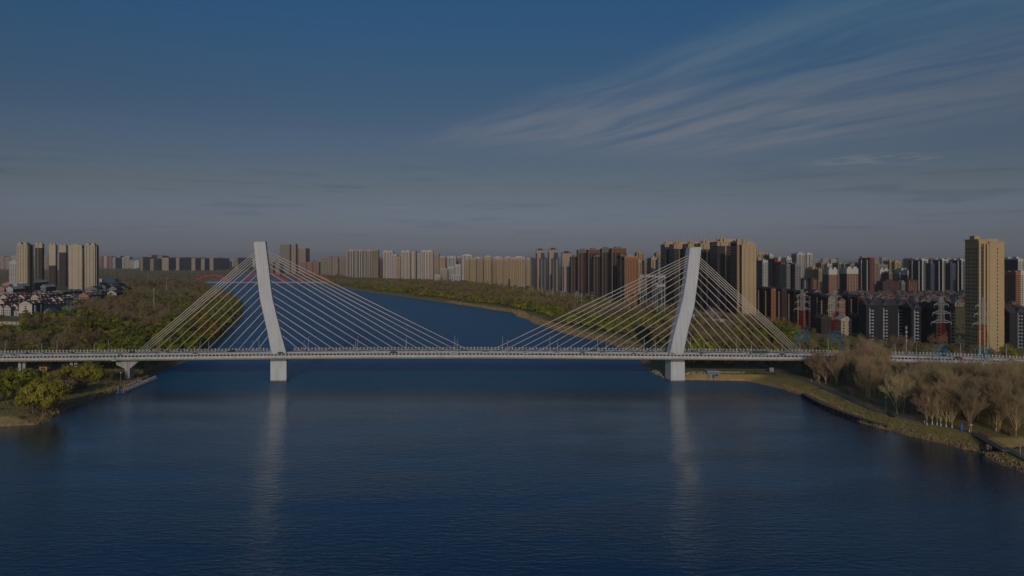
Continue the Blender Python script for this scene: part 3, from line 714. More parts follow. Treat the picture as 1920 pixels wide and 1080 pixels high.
# tall pair and blocks right of the left pylon
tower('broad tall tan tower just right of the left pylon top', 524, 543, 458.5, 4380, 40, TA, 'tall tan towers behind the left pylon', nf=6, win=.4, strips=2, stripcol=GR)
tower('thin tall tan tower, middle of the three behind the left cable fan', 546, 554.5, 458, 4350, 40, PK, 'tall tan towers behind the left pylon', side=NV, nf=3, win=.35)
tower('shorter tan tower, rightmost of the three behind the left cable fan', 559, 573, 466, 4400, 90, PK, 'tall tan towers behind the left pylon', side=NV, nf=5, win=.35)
row([(505, 512, 491, 4600, 60, PK2), (516, 524, 492.5, 4300, 40, TA)], 'low tan blocks just right of the left pylon', 'low blocks behind the left pylon', nf=3)
row([(563, 574, 491, 4300, 60, PK2), (575, 586, 492, 4250, 60, PK2, dict(side=BR)), (587, 598, 492, 4200, 50, PK2, dict(side=BR)), (601, 622, 482.5, 3900, 90, TA, dict(nf=7)), (623, 634, 483, 3850, 130, PK, dict(side=BR)), (636, 650, 483, 3800, 60, TA, dict(nf=5))],
    'brownish slabs right of the three tall tan towers', 'brownish mid skyline slabs', nf=4, win=.5, topcol=PK2)
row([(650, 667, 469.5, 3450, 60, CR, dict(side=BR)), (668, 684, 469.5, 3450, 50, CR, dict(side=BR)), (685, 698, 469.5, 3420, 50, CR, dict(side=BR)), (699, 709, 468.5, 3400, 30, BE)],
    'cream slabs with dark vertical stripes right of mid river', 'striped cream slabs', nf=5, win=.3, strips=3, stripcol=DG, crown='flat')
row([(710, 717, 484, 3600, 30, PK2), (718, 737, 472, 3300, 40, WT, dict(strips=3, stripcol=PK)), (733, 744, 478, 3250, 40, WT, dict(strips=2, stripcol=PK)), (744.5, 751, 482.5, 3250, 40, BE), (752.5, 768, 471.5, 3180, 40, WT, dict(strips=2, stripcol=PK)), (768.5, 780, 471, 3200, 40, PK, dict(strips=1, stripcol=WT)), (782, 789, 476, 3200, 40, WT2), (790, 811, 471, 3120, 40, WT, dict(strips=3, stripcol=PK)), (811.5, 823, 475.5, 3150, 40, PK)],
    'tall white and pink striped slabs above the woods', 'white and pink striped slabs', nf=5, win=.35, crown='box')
row([(824, 835, 482, 3100, 40, BE), (836, 841, 483, 3300, 40, RE), (838.5, 855, 482, 3000, 40, WT2, dict(strips=2)), (856, 865, 483, 3100, 30, PK2), (866, 885, 478.5, 3000, 40, WT, dict(strips=2, stripcol=PK)), (889, 905, 483.5, 3200, 40, WT2), (908, 922, 481, 3200, 40, BE), (925, 942, 482.5, 3200, 40, WT2), (945, 960, 483, 3200, 40, PK), (962, 985, 482.5, 3100, 40, WT2)],
    'pale slabs peeping over the golden beige slabs', 'pale slabs behind the golden ones', nf=5, win=.35, topcol=WT)
row([(840, 852, 501.5, 2700, 25, WT2), (853, 864, 498, 2680, 25, WT), (826, 838, 505, 2650, 25, CR), (815, 826, 517, 2600, 20, WT2), (846, 864, 516, 2560, 20, WT2)], 'small white blocks huddled left of the golden beige slabs', 'small white blocks', nf=4, crown='box', name='apartment_block', cat='block')
row([(873, 880, 487, 2530, 30, BE), (881, 893, 486, 2510, 60, BE, dict(side=BR)), (895, 906, 485.5, 2480, 40, BE2), (908, 921, 486, 2450, 50, BE, dict(side=BR2)), (923, 931, 487, 2520, 40, BE2, dict(side=BR2)), (932, 944, 485, 2360, 60, BE), (945, 953, 486, 2340, 60, BE, dict(side=BR2)), (957, 969, 485.5, 2250, 50, BE), (970, 985, 485, 2230, 60, BE, dict(side=BR2)), (987, 994, 485, 2350, 40, CR)],
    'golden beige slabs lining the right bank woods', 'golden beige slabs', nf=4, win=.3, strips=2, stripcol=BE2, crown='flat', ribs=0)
# grey and brown towers right of the middle, shade put into the dark facade colours
G = 'dark towers right of mid picture'
SHADE_GREY = (.085, .085, .095); SHADE_BROWN = (.05, .034, .03); STL = (.33, .29, .26)
row([(995, 1004, 486, 2050, 30, SHADE_GREY, dict(pil=((995, 996, BE2),))), (1005, 1021, 469, 2060, 25, SHADE_GREY, dict(pil=((1007.5, 1014, PK),), lit=(7, PK))), (1012, 1026, 485.5, 1850, 30, SHADE_GREY, dict(pil=((1015, 1016.5, GR), (1021, 1022.5, GR)))), (1028, 1046, 468, 1960, 25, SHADE_GREY, dict(pil=((1030, 1038, PK),), lit=(7, PK))), (1035, 1048, 485.5, 1780, 30, SHADE_GREY, dict(pil=((1037, 1038, GR), (1043, 1045.5, TA)))), (1053.5, 1072, 474.5, 1800, 25, NV, dict(pil=((1054, 1055.5, GR), (1057.5, 1062, PK)), lit=(30, PK)))],
    'slim towers with painted grey shade behind the right bank woods', G, side=NV, nf=4, win=.5, crown='flat')
GB = 'brown brick towers'; ORD_ = (.26, .10, .055); STL2 = (.24, .205, .18)
for lab, xa, xb, yt, Y, pl, lt in [
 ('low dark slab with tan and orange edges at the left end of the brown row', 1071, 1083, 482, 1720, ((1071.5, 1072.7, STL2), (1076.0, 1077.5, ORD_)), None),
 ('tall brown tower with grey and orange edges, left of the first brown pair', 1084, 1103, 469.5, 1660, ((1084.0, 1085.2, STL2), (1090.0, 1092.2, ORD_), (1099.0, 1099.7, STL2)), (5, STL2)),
 ('tall brown tower with painted sunlit orange top, right of the first brown pair', 1103, 1124, 469, 1600, ((1103.0, 1104.2, STL2), (1108.0, 1109.5, ORD_)), (6, ORD_)),
 ('lower shade coloured brown tower between the two tall brown pairs', 1113, 1129, 481.5, 1540, ((1113.5, 1114.7, STL2), (1119.0, 1120.2, ORD_)), None),
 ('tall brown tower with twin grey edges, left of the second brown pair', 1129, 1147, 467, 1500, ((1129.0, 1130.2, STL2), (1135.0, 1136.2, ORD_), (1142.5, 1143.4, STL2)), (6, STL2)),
 ('tallest brown tower with painted sunlit orange top, right of the second brown pair', 1147, 1174, 466.5, 1450, ((1147.0, 1148.5, STL2), (1153.0, 1154.5, ORD_)), (7, ORD_)),
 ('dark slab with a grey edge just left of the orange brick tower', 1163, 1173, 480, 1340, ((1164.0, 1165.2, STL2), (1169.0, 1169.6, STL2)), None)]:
    tower(lab, xa, xb, yt, Y, 40, SHADE_BROWN, GB, side=SHADE_BROWN, nf=5, win=.5, crown='flat', topcol=STL2, pil=pl, lit=lt)  # front and sides have facade shade put into the wall colour
tower('orange brick tower at the right end of the brown brick row', 1171, 1195, 482.5, 1300, 60, OR, GB, side=SHADE_BROWN, nf=5, win=.28, crown='flat', topcol=PK, pil=((1171, 1172, STL),))
row([(1194, 1209, 474, 2300, 40, BE2, dict(strips=3)), (1196, 1202, 489, 1800, 40, BE, dict(side=NV)), (1208, 1212, 490, 1750, 30, TA, dict(side=NV)), (1221, 1234, 485, 1700, 50, BE, dict(side=NV, nf=2)), (1231, 1245, 475, 2300, 40, BE2, dict(strips=3)), (1234, 1240, 488, 1600, 30, GR), (1240, 1248, 489, 1600, 30, RE)],
    'mixed blocks between the brown row and the right pylon', 'mixed blocks left of the right pylon', nf=2, win=.35)
# big beige towers behind the right pylon
G = 'baroque beige towers behind the right pylon'
SH = (.075, .062, .05); BEW = (.54, .395, .245)  # SH: the beige with facade shade put into the colour
SH2 = (.12, .10, .085)
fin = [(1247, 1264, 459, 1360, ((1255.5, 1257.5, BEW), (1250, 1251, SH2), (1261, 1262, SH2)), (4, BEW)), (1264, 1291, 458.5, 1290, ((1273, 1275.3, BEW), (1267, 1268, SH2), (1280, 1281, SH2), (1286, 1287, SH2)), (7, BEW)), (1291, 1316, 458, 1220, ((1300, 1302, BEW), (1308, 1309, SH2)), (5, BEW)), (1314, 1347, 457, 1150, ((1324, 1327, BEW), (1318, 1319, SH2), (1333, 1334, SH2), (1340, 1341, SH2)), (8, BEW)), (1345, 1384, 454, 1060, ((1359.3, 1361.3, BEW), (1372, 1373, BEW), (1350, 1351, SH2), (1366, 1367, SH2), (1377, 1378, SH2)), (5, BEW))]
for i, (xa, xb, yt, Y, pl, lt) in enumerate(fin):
    tower('%s of five shade coloured beige towers with finials behind the right pylon' % ord_left(i, 5), xa, xb, yt, Y, 40, SH, G, side=SH, nf=7, crown='finial', win=.45, pil=pl, lit=lt, topcol=BEW)
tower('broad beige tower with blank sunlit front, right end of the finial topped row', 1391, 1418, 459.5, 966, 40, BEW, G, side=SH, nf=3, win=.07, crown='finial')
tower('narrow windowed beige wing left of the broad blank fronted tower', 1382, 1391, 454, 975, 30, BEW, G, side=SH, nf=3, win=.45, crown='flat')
# skyline right of the beige towers
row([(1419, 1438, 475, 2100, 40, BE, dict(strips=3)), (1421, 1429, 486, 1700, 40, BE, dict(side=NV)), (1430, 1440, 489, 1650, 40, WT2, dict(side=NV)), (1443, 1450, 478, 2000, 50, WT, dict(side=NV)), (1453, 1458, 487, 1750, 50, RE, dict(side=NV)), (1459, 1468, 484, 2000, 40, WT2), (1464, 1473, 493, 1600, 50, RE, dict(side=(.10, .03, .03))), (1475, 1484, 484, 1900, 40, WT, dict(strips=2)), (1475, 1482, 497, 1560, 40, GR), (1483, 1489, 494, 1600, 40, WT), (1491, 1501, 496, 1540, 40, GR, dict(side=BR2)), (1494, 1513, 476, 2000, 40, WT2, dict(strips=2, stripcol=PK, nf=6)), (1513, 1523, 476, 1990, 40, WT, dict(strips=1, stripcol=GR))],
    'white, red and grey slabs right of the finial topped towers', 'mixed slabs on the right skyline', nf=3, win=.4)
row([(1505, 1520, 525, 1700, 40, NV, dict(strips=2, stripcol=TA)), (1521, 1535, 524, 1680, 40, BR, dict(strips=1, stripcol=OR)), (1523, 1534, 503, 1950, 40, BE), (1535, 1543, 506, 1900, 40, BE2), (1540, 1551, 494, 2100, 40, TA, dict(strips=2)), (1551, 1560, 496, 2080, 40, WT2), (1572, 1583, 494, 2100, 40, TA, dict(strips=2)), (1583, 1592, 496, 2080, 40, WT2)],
    'tan and navy slabs above the gabled estate', 'tan slabs on the right skyline', nf=3, win=.4)
def whitetop(lab, xa, xb, ytop, Y, L, wall):
    t = tower(lab, xa, xb, ytop, Y, L, wall, 'red brick blocks with white tops', side=(.07, .03, .03), nf=4, win=.35, crown='box', topcol=WT)
    w = X_at(xb, Y)-X_at(xa, Y); H = Z_at(ytop, Y)-3.2
    MB().box(-w/2-.3, w/2+.3, -.3, L+.3, H-11, H-.5).build('white_top', M_wall, t, color=WT)
wt = [(1554, 1570, 505.5, 1760, 36, PK2), (1588, 1609, 504, 1740, 40, PK2), (1650, 1666, 506, 2000, 36, PK2), (1690, 1701, 506, 2050, 36, PK2), (1702, 1721, 507.5, 1950, 36, PK2), (1752, 1760, 503, 1950, 30, OR), (1793, 1800, 505, 1950, 30, OR)]
for i, a in enumerate(wt): whitetop('%s of the red brick blocks with white top storeys' % ord_left(i, len(wt)), *a)
row([(1594, 1617, 495.5, 1900, 30, TA, dict(nf=8)), (1617, 1624, 495.5, 1880, 30, CR, dict(nf=2)), (1649, 1665, 497, 2200, 30, GR)], 'grid windowed office slabs behind the white topped brick blocks', 'office slabs', win=.5, name='office_slab', cat='office')
for i, (xa, xb, yt, Y, c, sd) in enumerate([(1631, 1640, 485.5, 1820, RE, (.10, .10, .12)), (1729, 1740, 487.5, 1760, WT, NV), (1767, 1778, 487.5, 1750, WT, NV), (1803, 1812, 488, 1740, WT, NV)]):
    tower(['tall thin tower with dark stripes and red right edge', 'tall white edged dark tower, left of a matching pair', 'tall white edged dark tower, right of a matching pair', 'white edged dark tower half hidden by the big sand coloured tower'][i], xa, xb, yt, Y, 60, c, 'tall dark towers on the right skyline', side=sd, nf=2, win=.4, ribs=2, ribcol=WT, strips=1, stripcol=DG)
row([(1740, 1746, 491, 1770, 30, (.14, .04, .04)), (1745, 1752, 495, 1740, 40, (.10, .12, .17)), (1778, 1783, 490, 1760, 30, (.14, .04, .04)), (1782, 1792, 495, 1730, 40, (.10, .12, .17))], 'red and slate slabs beside the tall white edged towers', 'red and slate slabs', nf=2, win=.4, side=BR2)
row([(1640, 1649, 492, 1840, 40, TA), (1668, 1676, 490, 2200, 40, BE), (1678, 1689, 491, 2180, 40, BE), (1703, 1708, 486, 2300, 30, BE), (1711, 1718, 485.5, 2250, 30, BE), (1744, 1751, 488.5, 2200, 30, BE), (1752, 1758, 491, 2200, 30, BE), (1784, 1791, 491, 2200, 30, BE)],
    'honey coloured towers behind the brick blocks at right', 'honey towers', nf=3, win=.35, strips=1)
row([(1667, 1676, 512, 1900, 40, TA), (1677, 1689, 512, 1900, 40, TA), (1655, 1688, 528.5, 1780, 30, BR, dict(nf=9, strips=6, stripcol=(.20, .07, .05))), (1690, 1700, 530, 1780, 30, GR), (1702, 1721, 526, 1770, 30, BR, dict(strips=4, stripcol=OR))],
    'low dark brick blocks before the white topped ones', 'low brick blocks', nf=5, win=.5, side=BR2, name='apartment_block', cat='block')
row([(1889, 1897, 494, 1800, 40, BE), (1898, 1907, 496, 1700, 40, BR), (1909, 1919, 486, 1500, 60, WT, dict(side=NV)), (1905, 1914, 511, 1300, 40, OR), (1914, 1930, 511, 1300, 40, WT)], 'mixed slabs at the right edge beyond the sand coloured tower', 'right edge slabs', nf=3, win=.4)

# the big sand-coloured tower at right, close enough to show bays, cornices and stairs
def sand_tower():
    Y = 640.0; z0 = 3.2
    t = thing('apartment_tower', 'big sand coloured tower with cornice lines, tallest at the right', 'tower', (X_at(1862, Y), Y, z0))
    x = lambda px: X_at(px, Y)-X_at(1862, Y)
    S = (.55, .405, .225); S2 = (.58, .43, .22); DK = (.19, .17, .14)
    H = Z_at(455, Y)-z0; Ht = Z_at(450, Y)-z0
    MB().box(x(1855), x(1883), 0, 20, -3, H).build('wall', M_wall, t, color=S)
    MB().box(x(1836.2), x(1855), 1.6, 20.2, -3, Ht).build('wall', M_wall, t, color=S)
    MB().box(x(1883), x(1889), 5.0, 18, -3, Z_at(480, Y)-z0).build('wall', M_wall, t, color=S2)
    for a, b in ((1836.0, 1839.5), (1845, 1848), (1851, 1854.5)):
        MB().box(x(a), x(b), .2, 3.0, -3, Z_at(452 if a < 1840 else 457, Y)-z0).build('pilaster', M_wall, t, color=S2)
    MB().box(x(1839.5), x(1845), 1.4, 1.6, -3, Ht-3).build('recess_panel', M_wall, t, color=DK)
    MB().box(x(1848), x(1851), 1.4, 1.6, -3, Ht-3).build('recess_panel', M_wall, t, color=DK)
    for py in (481.5, 510.5, 539.5, 568.5, 597, 626):
        z = Z_at(py, Y)-z0
        MB().box(x(1854.8), x(1883.5), -.35, 20, z, z+.5).build('cornice', M_wall, t, color=S)
        MB().box(x(1836.2)-.3, x(1836.2)-.005, 1.4, 20.3, z, z+.5).build('cornice', M_wall, t, color=S)
    w = MB(); zz = np.arange(2, H-5, 2.95); xs_ = x(1836.2)-.05
    for z in zz:
        w.quad((x(1869.3), -.06, z), (x(1871), -.06, z), (x(1871), -.06, z+1.5), (x(1869.3), -.06, z+1.5))
        for cy in (3.4, 6.2, 9.0, 12.5, 15.0, 17.8):
            w.quad((xs_, cy+1.3, z), (xs_, cy, z), (xs_, cy, z+1.6), (xs_, cy+1.3, z+1.6))
        w.quad((x(1840), 1.36, z), (x(1844.5), 1.36, z), (x(1844.5), 1.36, z+2.2), (x(1840), 1.36, z+2.2))
        w.quad((x(1848.3), 1.36, z), (x(1850.8), 1.36, z), (x(1850.8), 1.36, z+2.0), (x(1848.3), 1.36, z+2.0))
        if z < 64: w.quad((x(1884.3), 4.94, z), (x(1887.6), 4.94, z), (x(1887.6), 4.94, z+2.5), (x(1884.3), 4.94, z+2.5))
    tag(w.build('window', M_win, t), kind='stuff')
    MB().box(x(1854.5), x(1884), -.5, 20.5, H, H+.9).box(x(1835.6), x(1855.2), 1.2, 20.8, Ht, Ht+.8).build('parapet', M_wall, t, color=S)
    MB().box(x(1838), x(1848), 8, 15, Ht+.8, Ht+3.6).build('roof_house', M_wall, t, color=S)
    MB().box(x(1856), x(1878), 5, 16, H+.9, H+3.2).build('roof_house', M_wall, t, color=S)
sand_tower()

# ---------------------------------------------------------------- gabled mid-rise estate on the right, houses on both banks
M_dark = mat('block_wall', (1, 1, 1), .9, .18, .4, objcol=True, spec=.15)
def gabled(label, xa, xb, yeave, Y, L, wall, roofc, group, name='apartment_block', cat='block', side=None, cols=0, colc=WT, nf=2, rise=None, win=.4, z0=3.4, dormers=0, yaw=0.0):
    x0, x1 = X_at(xa, Y), X_at(xb, Y); w = x1-x0; h = w/2; H = max(5.0, Z_at(yeave, Y)-z0)
    t = thing(name, label, cat, (.5*(x0+x1), Y, z0), yaw, group)
    MB().box(-h, h, 0, L, -3, H).build('wall', M_dark, t, color=wall)
    if side:  # flanks get their shade from a darker wall colour
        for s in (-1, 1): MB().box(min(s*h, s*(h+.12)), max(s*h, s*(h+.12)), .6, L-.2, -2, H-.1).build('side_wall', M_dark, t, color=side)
    r = rise or w*.28; o = .7
    rf = MB().prism([(-h-o, -o, H-.25), (h+o, -o, H-.25), (h+o, -o, H+.12), (0, -o, H+r+.25), (-h-o, -o, H+.12)], (0, L+2*o, 0)).build('roof', M_roof, t, color=roofc)
    MB().poly([(-h+.3, -o-.04, H+.1), (h-.3, -o-.04, H+.1), (0, -o-.04, H+r-.2)]).build('gable', M_dark, rf, color=wall)
    MB().box(-.6, .6, L*.3, L*.3+1.4, H+r*.4, H+r+1.5).build('chimney', M_dark, rf, color=wall)
    for i in range(dormers):
        y = L*(i+.5)/dormers
        for s in (-1, 1):
            MB().prism([(s*h*.95, y-1.3, H+.1), (s*h*.95, y+1.3, H+.1), (s*h*.95, y+1.3, H+1.6), (s*h*.95, y, H+2.6), (s*h*.95, y-1.3, H+1.6)], (-s*h*.6, 0, 0)).build('dormer', M_dark, rf, color=colc)
    nfl = max(1, int((H-1.2)/3.0)); m = MB(); p = w/nf
    for k in range(nfl):
        z = 1.0+k*3.0
        for i in range(nf):
            cx = -h+p*(i+.5); q = min(p*win, 2.6)/2; m.quad((cx-q, -.05, z), (cx+q, -.05, z), (cx+q, -.05, z+1.6), (cx-q, -.05, z+1.6))
        ns = max(2, int(L/4)); ps = L/ns
        for i in range(ns):
            cy = ps*(i+.5)
            for s in (1, -1):
                x = s*(h+.17); qq = [(x, cy-.9, z), (x, cy+.9, z), (x, cy+.9, z+1.6), (x, cy-.9, z+1.6)]; m.quad(*(qq if s > 0 else qq[::-1]))
    tag(m.build('window', M_win, t), kind='stuff')
    for i in range(cols):      # white zig-zag balcony stacks on the flanks
        cy = L*(i+.4)/cols
        for s in (-1, 1):
            b = MB()
            for k in range(nfl):
                z = .6+k*3.0; b.box(min(s*h, s*(h+1.5)), max(s*h, s*(h+1.5)), cy, cy+2.6, z, z+1.3); b.box(min(s*h, s*(h+.8)), max(s*h, s*(h+.8)), cy+.1, cy+2.5, z+1.3, z+3.0)
            b.build('balcony_stack', M_dark, t, color=colc)
    return t
GM = 'dark gabled blocks on the right bank'
DB = (.075, .05, .045); DB2 = (.045, .04, .045); RF = (.085, .085, .09); RFB = (.15, .10, .08)
EST = [(1432, 1440, 541, 985, 46, DB, 0), (1446, 1455, 542, 960, 46, OR, 0), (1466, 1476, 542, 945, 40, DB, 1), (1490, 1498, 546, 930, 44, DB, 0), (1507, 1519, 549, 905, 40, PK2, 0), (1524, 1540, 548, 1010, 40, PK2, 0), (1540, 1549, 553, 860, 44, DB2, 1), (1553, 1566, 558, 840, 40, TA, 0), (1573, 1585, 563, 860, 36, PK2, 0), (1591, 1606, 556, 900, 40, DB2, 0), (1608, 1622, 558, 880, 36, OR, 0)]
for i, (xa, xb, ye, Y, L, c, cl) in enumerate(EST):
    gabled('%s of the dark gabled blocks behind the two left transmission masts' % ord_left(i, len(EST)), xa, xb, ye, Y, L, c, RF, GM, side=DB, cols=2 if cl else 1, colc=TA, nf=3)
def longblock(label, xa, xb, yeave, Y, L, colpx, wall=DB2, colc=(.42, .46, .50)):
    """long dark block broadside to the camera, hipped roof, white balcony stacks on its front"""
    x0, x1 = X_at(xa, Y), X_at(xb, Y); cx = .5*(x0+x1); h = (x1-x0)/2; z0 = 3.4; H = Z_at(yeave, Y)-z0
    t = thing('apartment_block', label, 'block', (cx, Y, z0), 0, GM)
    MB().box(-h, h, 0, L, -3, H).build('wall', M_dark, t, color=wall)
    o = .8; rf = MB().prism([(-h-o, -o, H-.2), (-h-o, -o, H+.1), (-h-o, L/2, H+5.0), (-h-o, L+o, H+.1), (-h-o, L+o, H-.2)][::-1], (2*h+2*o, 0, 0)).build('roof', M_roof, t, color=RF)
    nfl = int((H-1)/3.0); m = MB()
    for k in range(nfl):
        z = 1+k*3.0; n = int(2*h/3.4)
        for i in range(n):
            xx = -h+2*h*(i+.5)/n; m.quad((xx-.8, -.05, z), (xx+.8, -.05, z), (xx+.8, -.05, z+1.7), (xx-.8, -.05, z+1.7))
    tag(m.build('window', M_win, t), kind='stuff')
    for px in colpx:
        xx = X_at(px, Y)-cx; b = MB()
        for k in range(nfl):
            z = .6+k*3.0; b.box(xx-1.3, xx+.2, -1.2, 0, z, z+1.25); b.box(xx-1.3, xx-.5, -.5, 0, z+1.25, z+3.0)
            b.box(xx+.9, xx+2.6, -1.5, 0, z, z+1.2)
        b.build('balcony_stack', M_dark, t, color=colc)
        MB().prism([(xx-3.2, -1.7, H-.2), (xx+4.2, -1.7, H-.2), (xx+.5, -1.7, H+4.0)], (0, L*.5, 0)).build('front_gable', M_roof, rf, color=RF)
        MB().box(xx-1, xx+2, L*.4, L*.5, H+3, H+6).build('chimney', M_dark, rf, color=wall)
longblock('long dark block with three pale balcony stacks behind the riverside trees at right', 1624, 1704, 572, 760, 16, (1632, 1658, 1686))
longblock('dark block with pale stacks left of the right hand pair of masts', 1709, 1748, 578, 735, 16, (1716, 1741))
longblock('brown gabled block behind the third transmission mast', 1752, 1792, 578, 720, 16, (1758, 1784), DB, (.40, .34, .26))
longblock('dark block at the right picture edge beside the sand coloured tower', 1893, 1960, 586, 690, 16, (1910, 1935), DB2, (.30, .33, .36))
gabled('small cream gabled house between the second mast and the long dark block', 1577, 1597, 600, 800, 18, (.50, .44, .28), WT, 'small houses among the dark blocks', 'house', 'house', nf=2, win=.25, rise=3.5)
gabled('brown roofed house left of the small cream gabled house', 1540, 1559, 597, 815, 18, DB, RFB, 'small houses among the dark blocks', 'house', 'house', nf=2, rise=3.5)
gabled('brown roofed house right of the small cream gabled house', 1600, 1621, 596, 830, 18, DB, RFB, 'small houses among the dark blocks', 'house', 'house', nf=2, rise=3.5)

# rows of villas: alike at this distance
def villa_meshes(w, L, H, r, n):
    h = w/2; o = .5
    wl = MB().box(-h, h, 0, L, -2, H).prism([(-h, 0, H), (h, 0, H), (0, 0, H+r)][::-1], (0, .3, 0))
    rf = MB().prism([(-h-o, -o, H-.1), (h+o, -o, H-.1), (h+o, -o, H+.1), (0, -o, H+r+.2), (-h-o, -o, H+.1)], (0, L+2*o, 0)).box(-h*.4, -h*.4+1.2, L*.4, L*.4+1.2, H, H+r+1.2)
    wn = MB()
    for k in range(max(1, int(H/3))):
        z = .9+k*3
        for cx in (-h*.5, h*.5): wn.quad((cx-.8, -.05, z), (cx+.8, -.05, z), (cx+.8, -.05, z+1.5), (cx-.8, -.05, z+1.5))
        for i in range(n):
            cy = L*(i+.5)/n
            for s in (1, -1):
                x = s*(h+.05); q = [(x, cy-.8, z), (x, cy+.8, z), (x, cy+.8, z+1.5), (x, cy-.8, z+1.5)]; wn.quad(*(q if s > 0 else q[::-1]))
    return wl.mesh('wall', M_dark), rf.mesh('roof', M_roof), wn.mesh('window', M_win)
VM = [villa_meshes(9, 12, 6.5, 3.2, 3), villa_meshes(11, 10, 7.5, 3.8, 2), villa_meshes(8, 20, 7, 3, 5)]
def villa(k, loc, rz, wall, roof, label, group):
    t = thing('villa', label, 'house', loc, rz, group); a, b, c = VM[k]
    obj('wall', a, t, wall); obj('roof', b, t, roof); tag(obj('window', c, t), kind='stuff')
rv = random.Random(11)
nv = 0
for py in (553.5, 555.5, 557.5, 560, 562.5, 565.5, 568.5, 572, 576):
    Y = 76*F/(py-HZ); px = 1590+rv.random()*8+(py-553)*1.0
    while px < 1925:
        if not (1806 < px < 1893 and False) and nv < 260:
            Xw = X_at(px, Y); g = rv.uniform(.75, 1.2)
            wl = rv.choice([(.36, .27, .18), (.30, .24, .19), (.34, .19, .12), (.40, .33, .25)]); rc = rv.choice([(.17, .15, .14), (.20, .17, .15), (.22, .13, .09), (.14, .135, .14)])
            villa(rv.randrange(3), (Xw, Y+rv.uniform(-12, 12), 3.4), rv.choice([0, 0, math.pi/2])+rv.uniform(-.1, .1), tuple(c*g for c in wl), tuple(c*g for c in rc), 'grey roofed villa in the packed estate behind the dark blocks', 'villas of the right bank estate'); nv += 1
        px += (17+rv.uniform(-2, 5))*F/Y*.95
# the village on the left bank
GV = 'left bank village blocks'
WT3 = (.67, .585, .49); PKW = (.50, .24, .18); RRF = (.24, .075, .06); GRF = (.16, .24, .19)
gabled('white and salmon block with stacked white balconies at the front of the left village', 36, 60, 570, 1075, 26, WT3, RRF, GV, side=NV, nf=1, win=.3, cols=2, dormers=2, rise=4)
MBp = None
lv = [(-8, 5, 576, 1085, WT3, RRF), (7, 20, 577, 1080, WT2, RRF), (21, 34, 575, 1090, WT3, RRF), (62, 74, 573, 1100, WT3, RRF), (76, 88, 573, 1120, WT2, RRF), (90, 102, 571, 1140, WT3, RRF), (-6, 8, 566, 1150, WT3, RRF), (6, 20, 563, 1200, WT3, RRF), (22, 34, 567, 1180, WT2, RRF), (62, 76, 564, 1180, WT3, RRF), (0, 14, 557, 1300, WT3, RRF), (16, 30, 556, 1330, WT3, RRF), (32, 46, 557, 1320, WT3, RRF), (58, 74, 557, 1290, WT3, RRF), (78, 90, 562, 1230, WT2, RRF), (92, 104, 562, 1240, WT3, RRF), (105, 118, 561, 1250, WT3, RRF)]
for i, (xa, xb, ye, Y, c, r) in enumerate(lv):
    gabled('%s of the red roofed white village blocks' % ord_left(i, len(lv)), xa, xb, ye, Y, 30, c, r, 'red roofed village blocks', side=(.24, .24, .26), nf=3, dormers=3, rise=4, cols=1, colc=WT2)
lg = [(98, 118, 548, 1500, PKW, GRF), (119, 128, 548, 1520, PKW, GRF), (148, 166, 554, 1330, PKW, GRF), (158, 178, 548, 1480, PKW, GRF), (72, 92, 553, 1450, WT3, GRF), (120, 138, 556, 1380, WT2, GRF)]
for i, (xa, xb, ye, Y, c, r) in enumerate(lg):
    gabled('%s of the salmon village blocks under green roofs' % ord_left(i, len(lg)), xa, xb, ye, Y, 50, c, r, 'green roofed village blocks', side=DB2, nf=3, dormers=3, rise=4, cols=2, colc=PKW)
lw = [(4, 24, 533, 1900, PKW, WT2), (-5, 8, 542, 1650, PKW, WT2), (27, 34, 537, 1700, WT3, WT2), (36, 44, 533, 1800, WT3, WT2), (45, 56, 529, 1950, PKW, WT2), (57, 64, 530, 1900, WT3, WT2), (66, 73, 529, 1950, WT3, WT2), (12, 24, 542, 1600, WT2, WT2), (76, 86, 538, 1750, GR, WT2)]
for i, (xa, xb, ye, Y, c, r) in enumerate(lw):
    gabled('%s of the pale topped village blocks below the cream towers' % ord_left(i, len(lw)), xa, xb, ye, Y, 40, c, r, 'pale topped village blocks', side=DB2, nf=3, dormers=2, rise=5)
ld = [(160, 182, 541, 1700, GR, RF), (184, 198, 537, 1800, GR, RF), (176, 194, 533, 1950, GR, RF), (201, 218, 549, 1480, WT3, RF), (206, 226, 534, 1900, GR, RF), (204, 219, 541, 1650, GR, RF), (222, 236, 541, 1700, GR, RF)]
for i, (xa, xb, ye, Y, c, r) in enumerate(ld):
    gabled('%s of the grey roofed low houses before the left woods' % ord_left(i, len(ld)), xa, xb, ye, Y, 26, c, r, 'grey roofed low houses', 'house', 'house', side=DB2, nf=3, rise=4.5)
for i in range(130):
    px = rv.uniform(-5, 150) if i % 3 else rv.uniform(140, 232); Y = rv.uniform(1060, 1750) if px < 150 else rv.uniform(1400, 1850)
    g = rv.uniform(.8, 1.15); wl = rv.choice([WT3, WT3, WT2, PKW, CR]); rc = rv.choice([RRF, RRF, GRF, (.30, .28, .27), (.22, .20, .20), WT2])
    villa(rv.randrange(3), (X_at(px, Y), Y, 3.4), rv.choice([0, 0, math.pi/2])+rv.uniform(-.15, .15), tuple(c*g for c in wl), tuple(c*g for c in rc), 'small house crowded among the village blocks on the left bank', 'small houses of the left bank village')
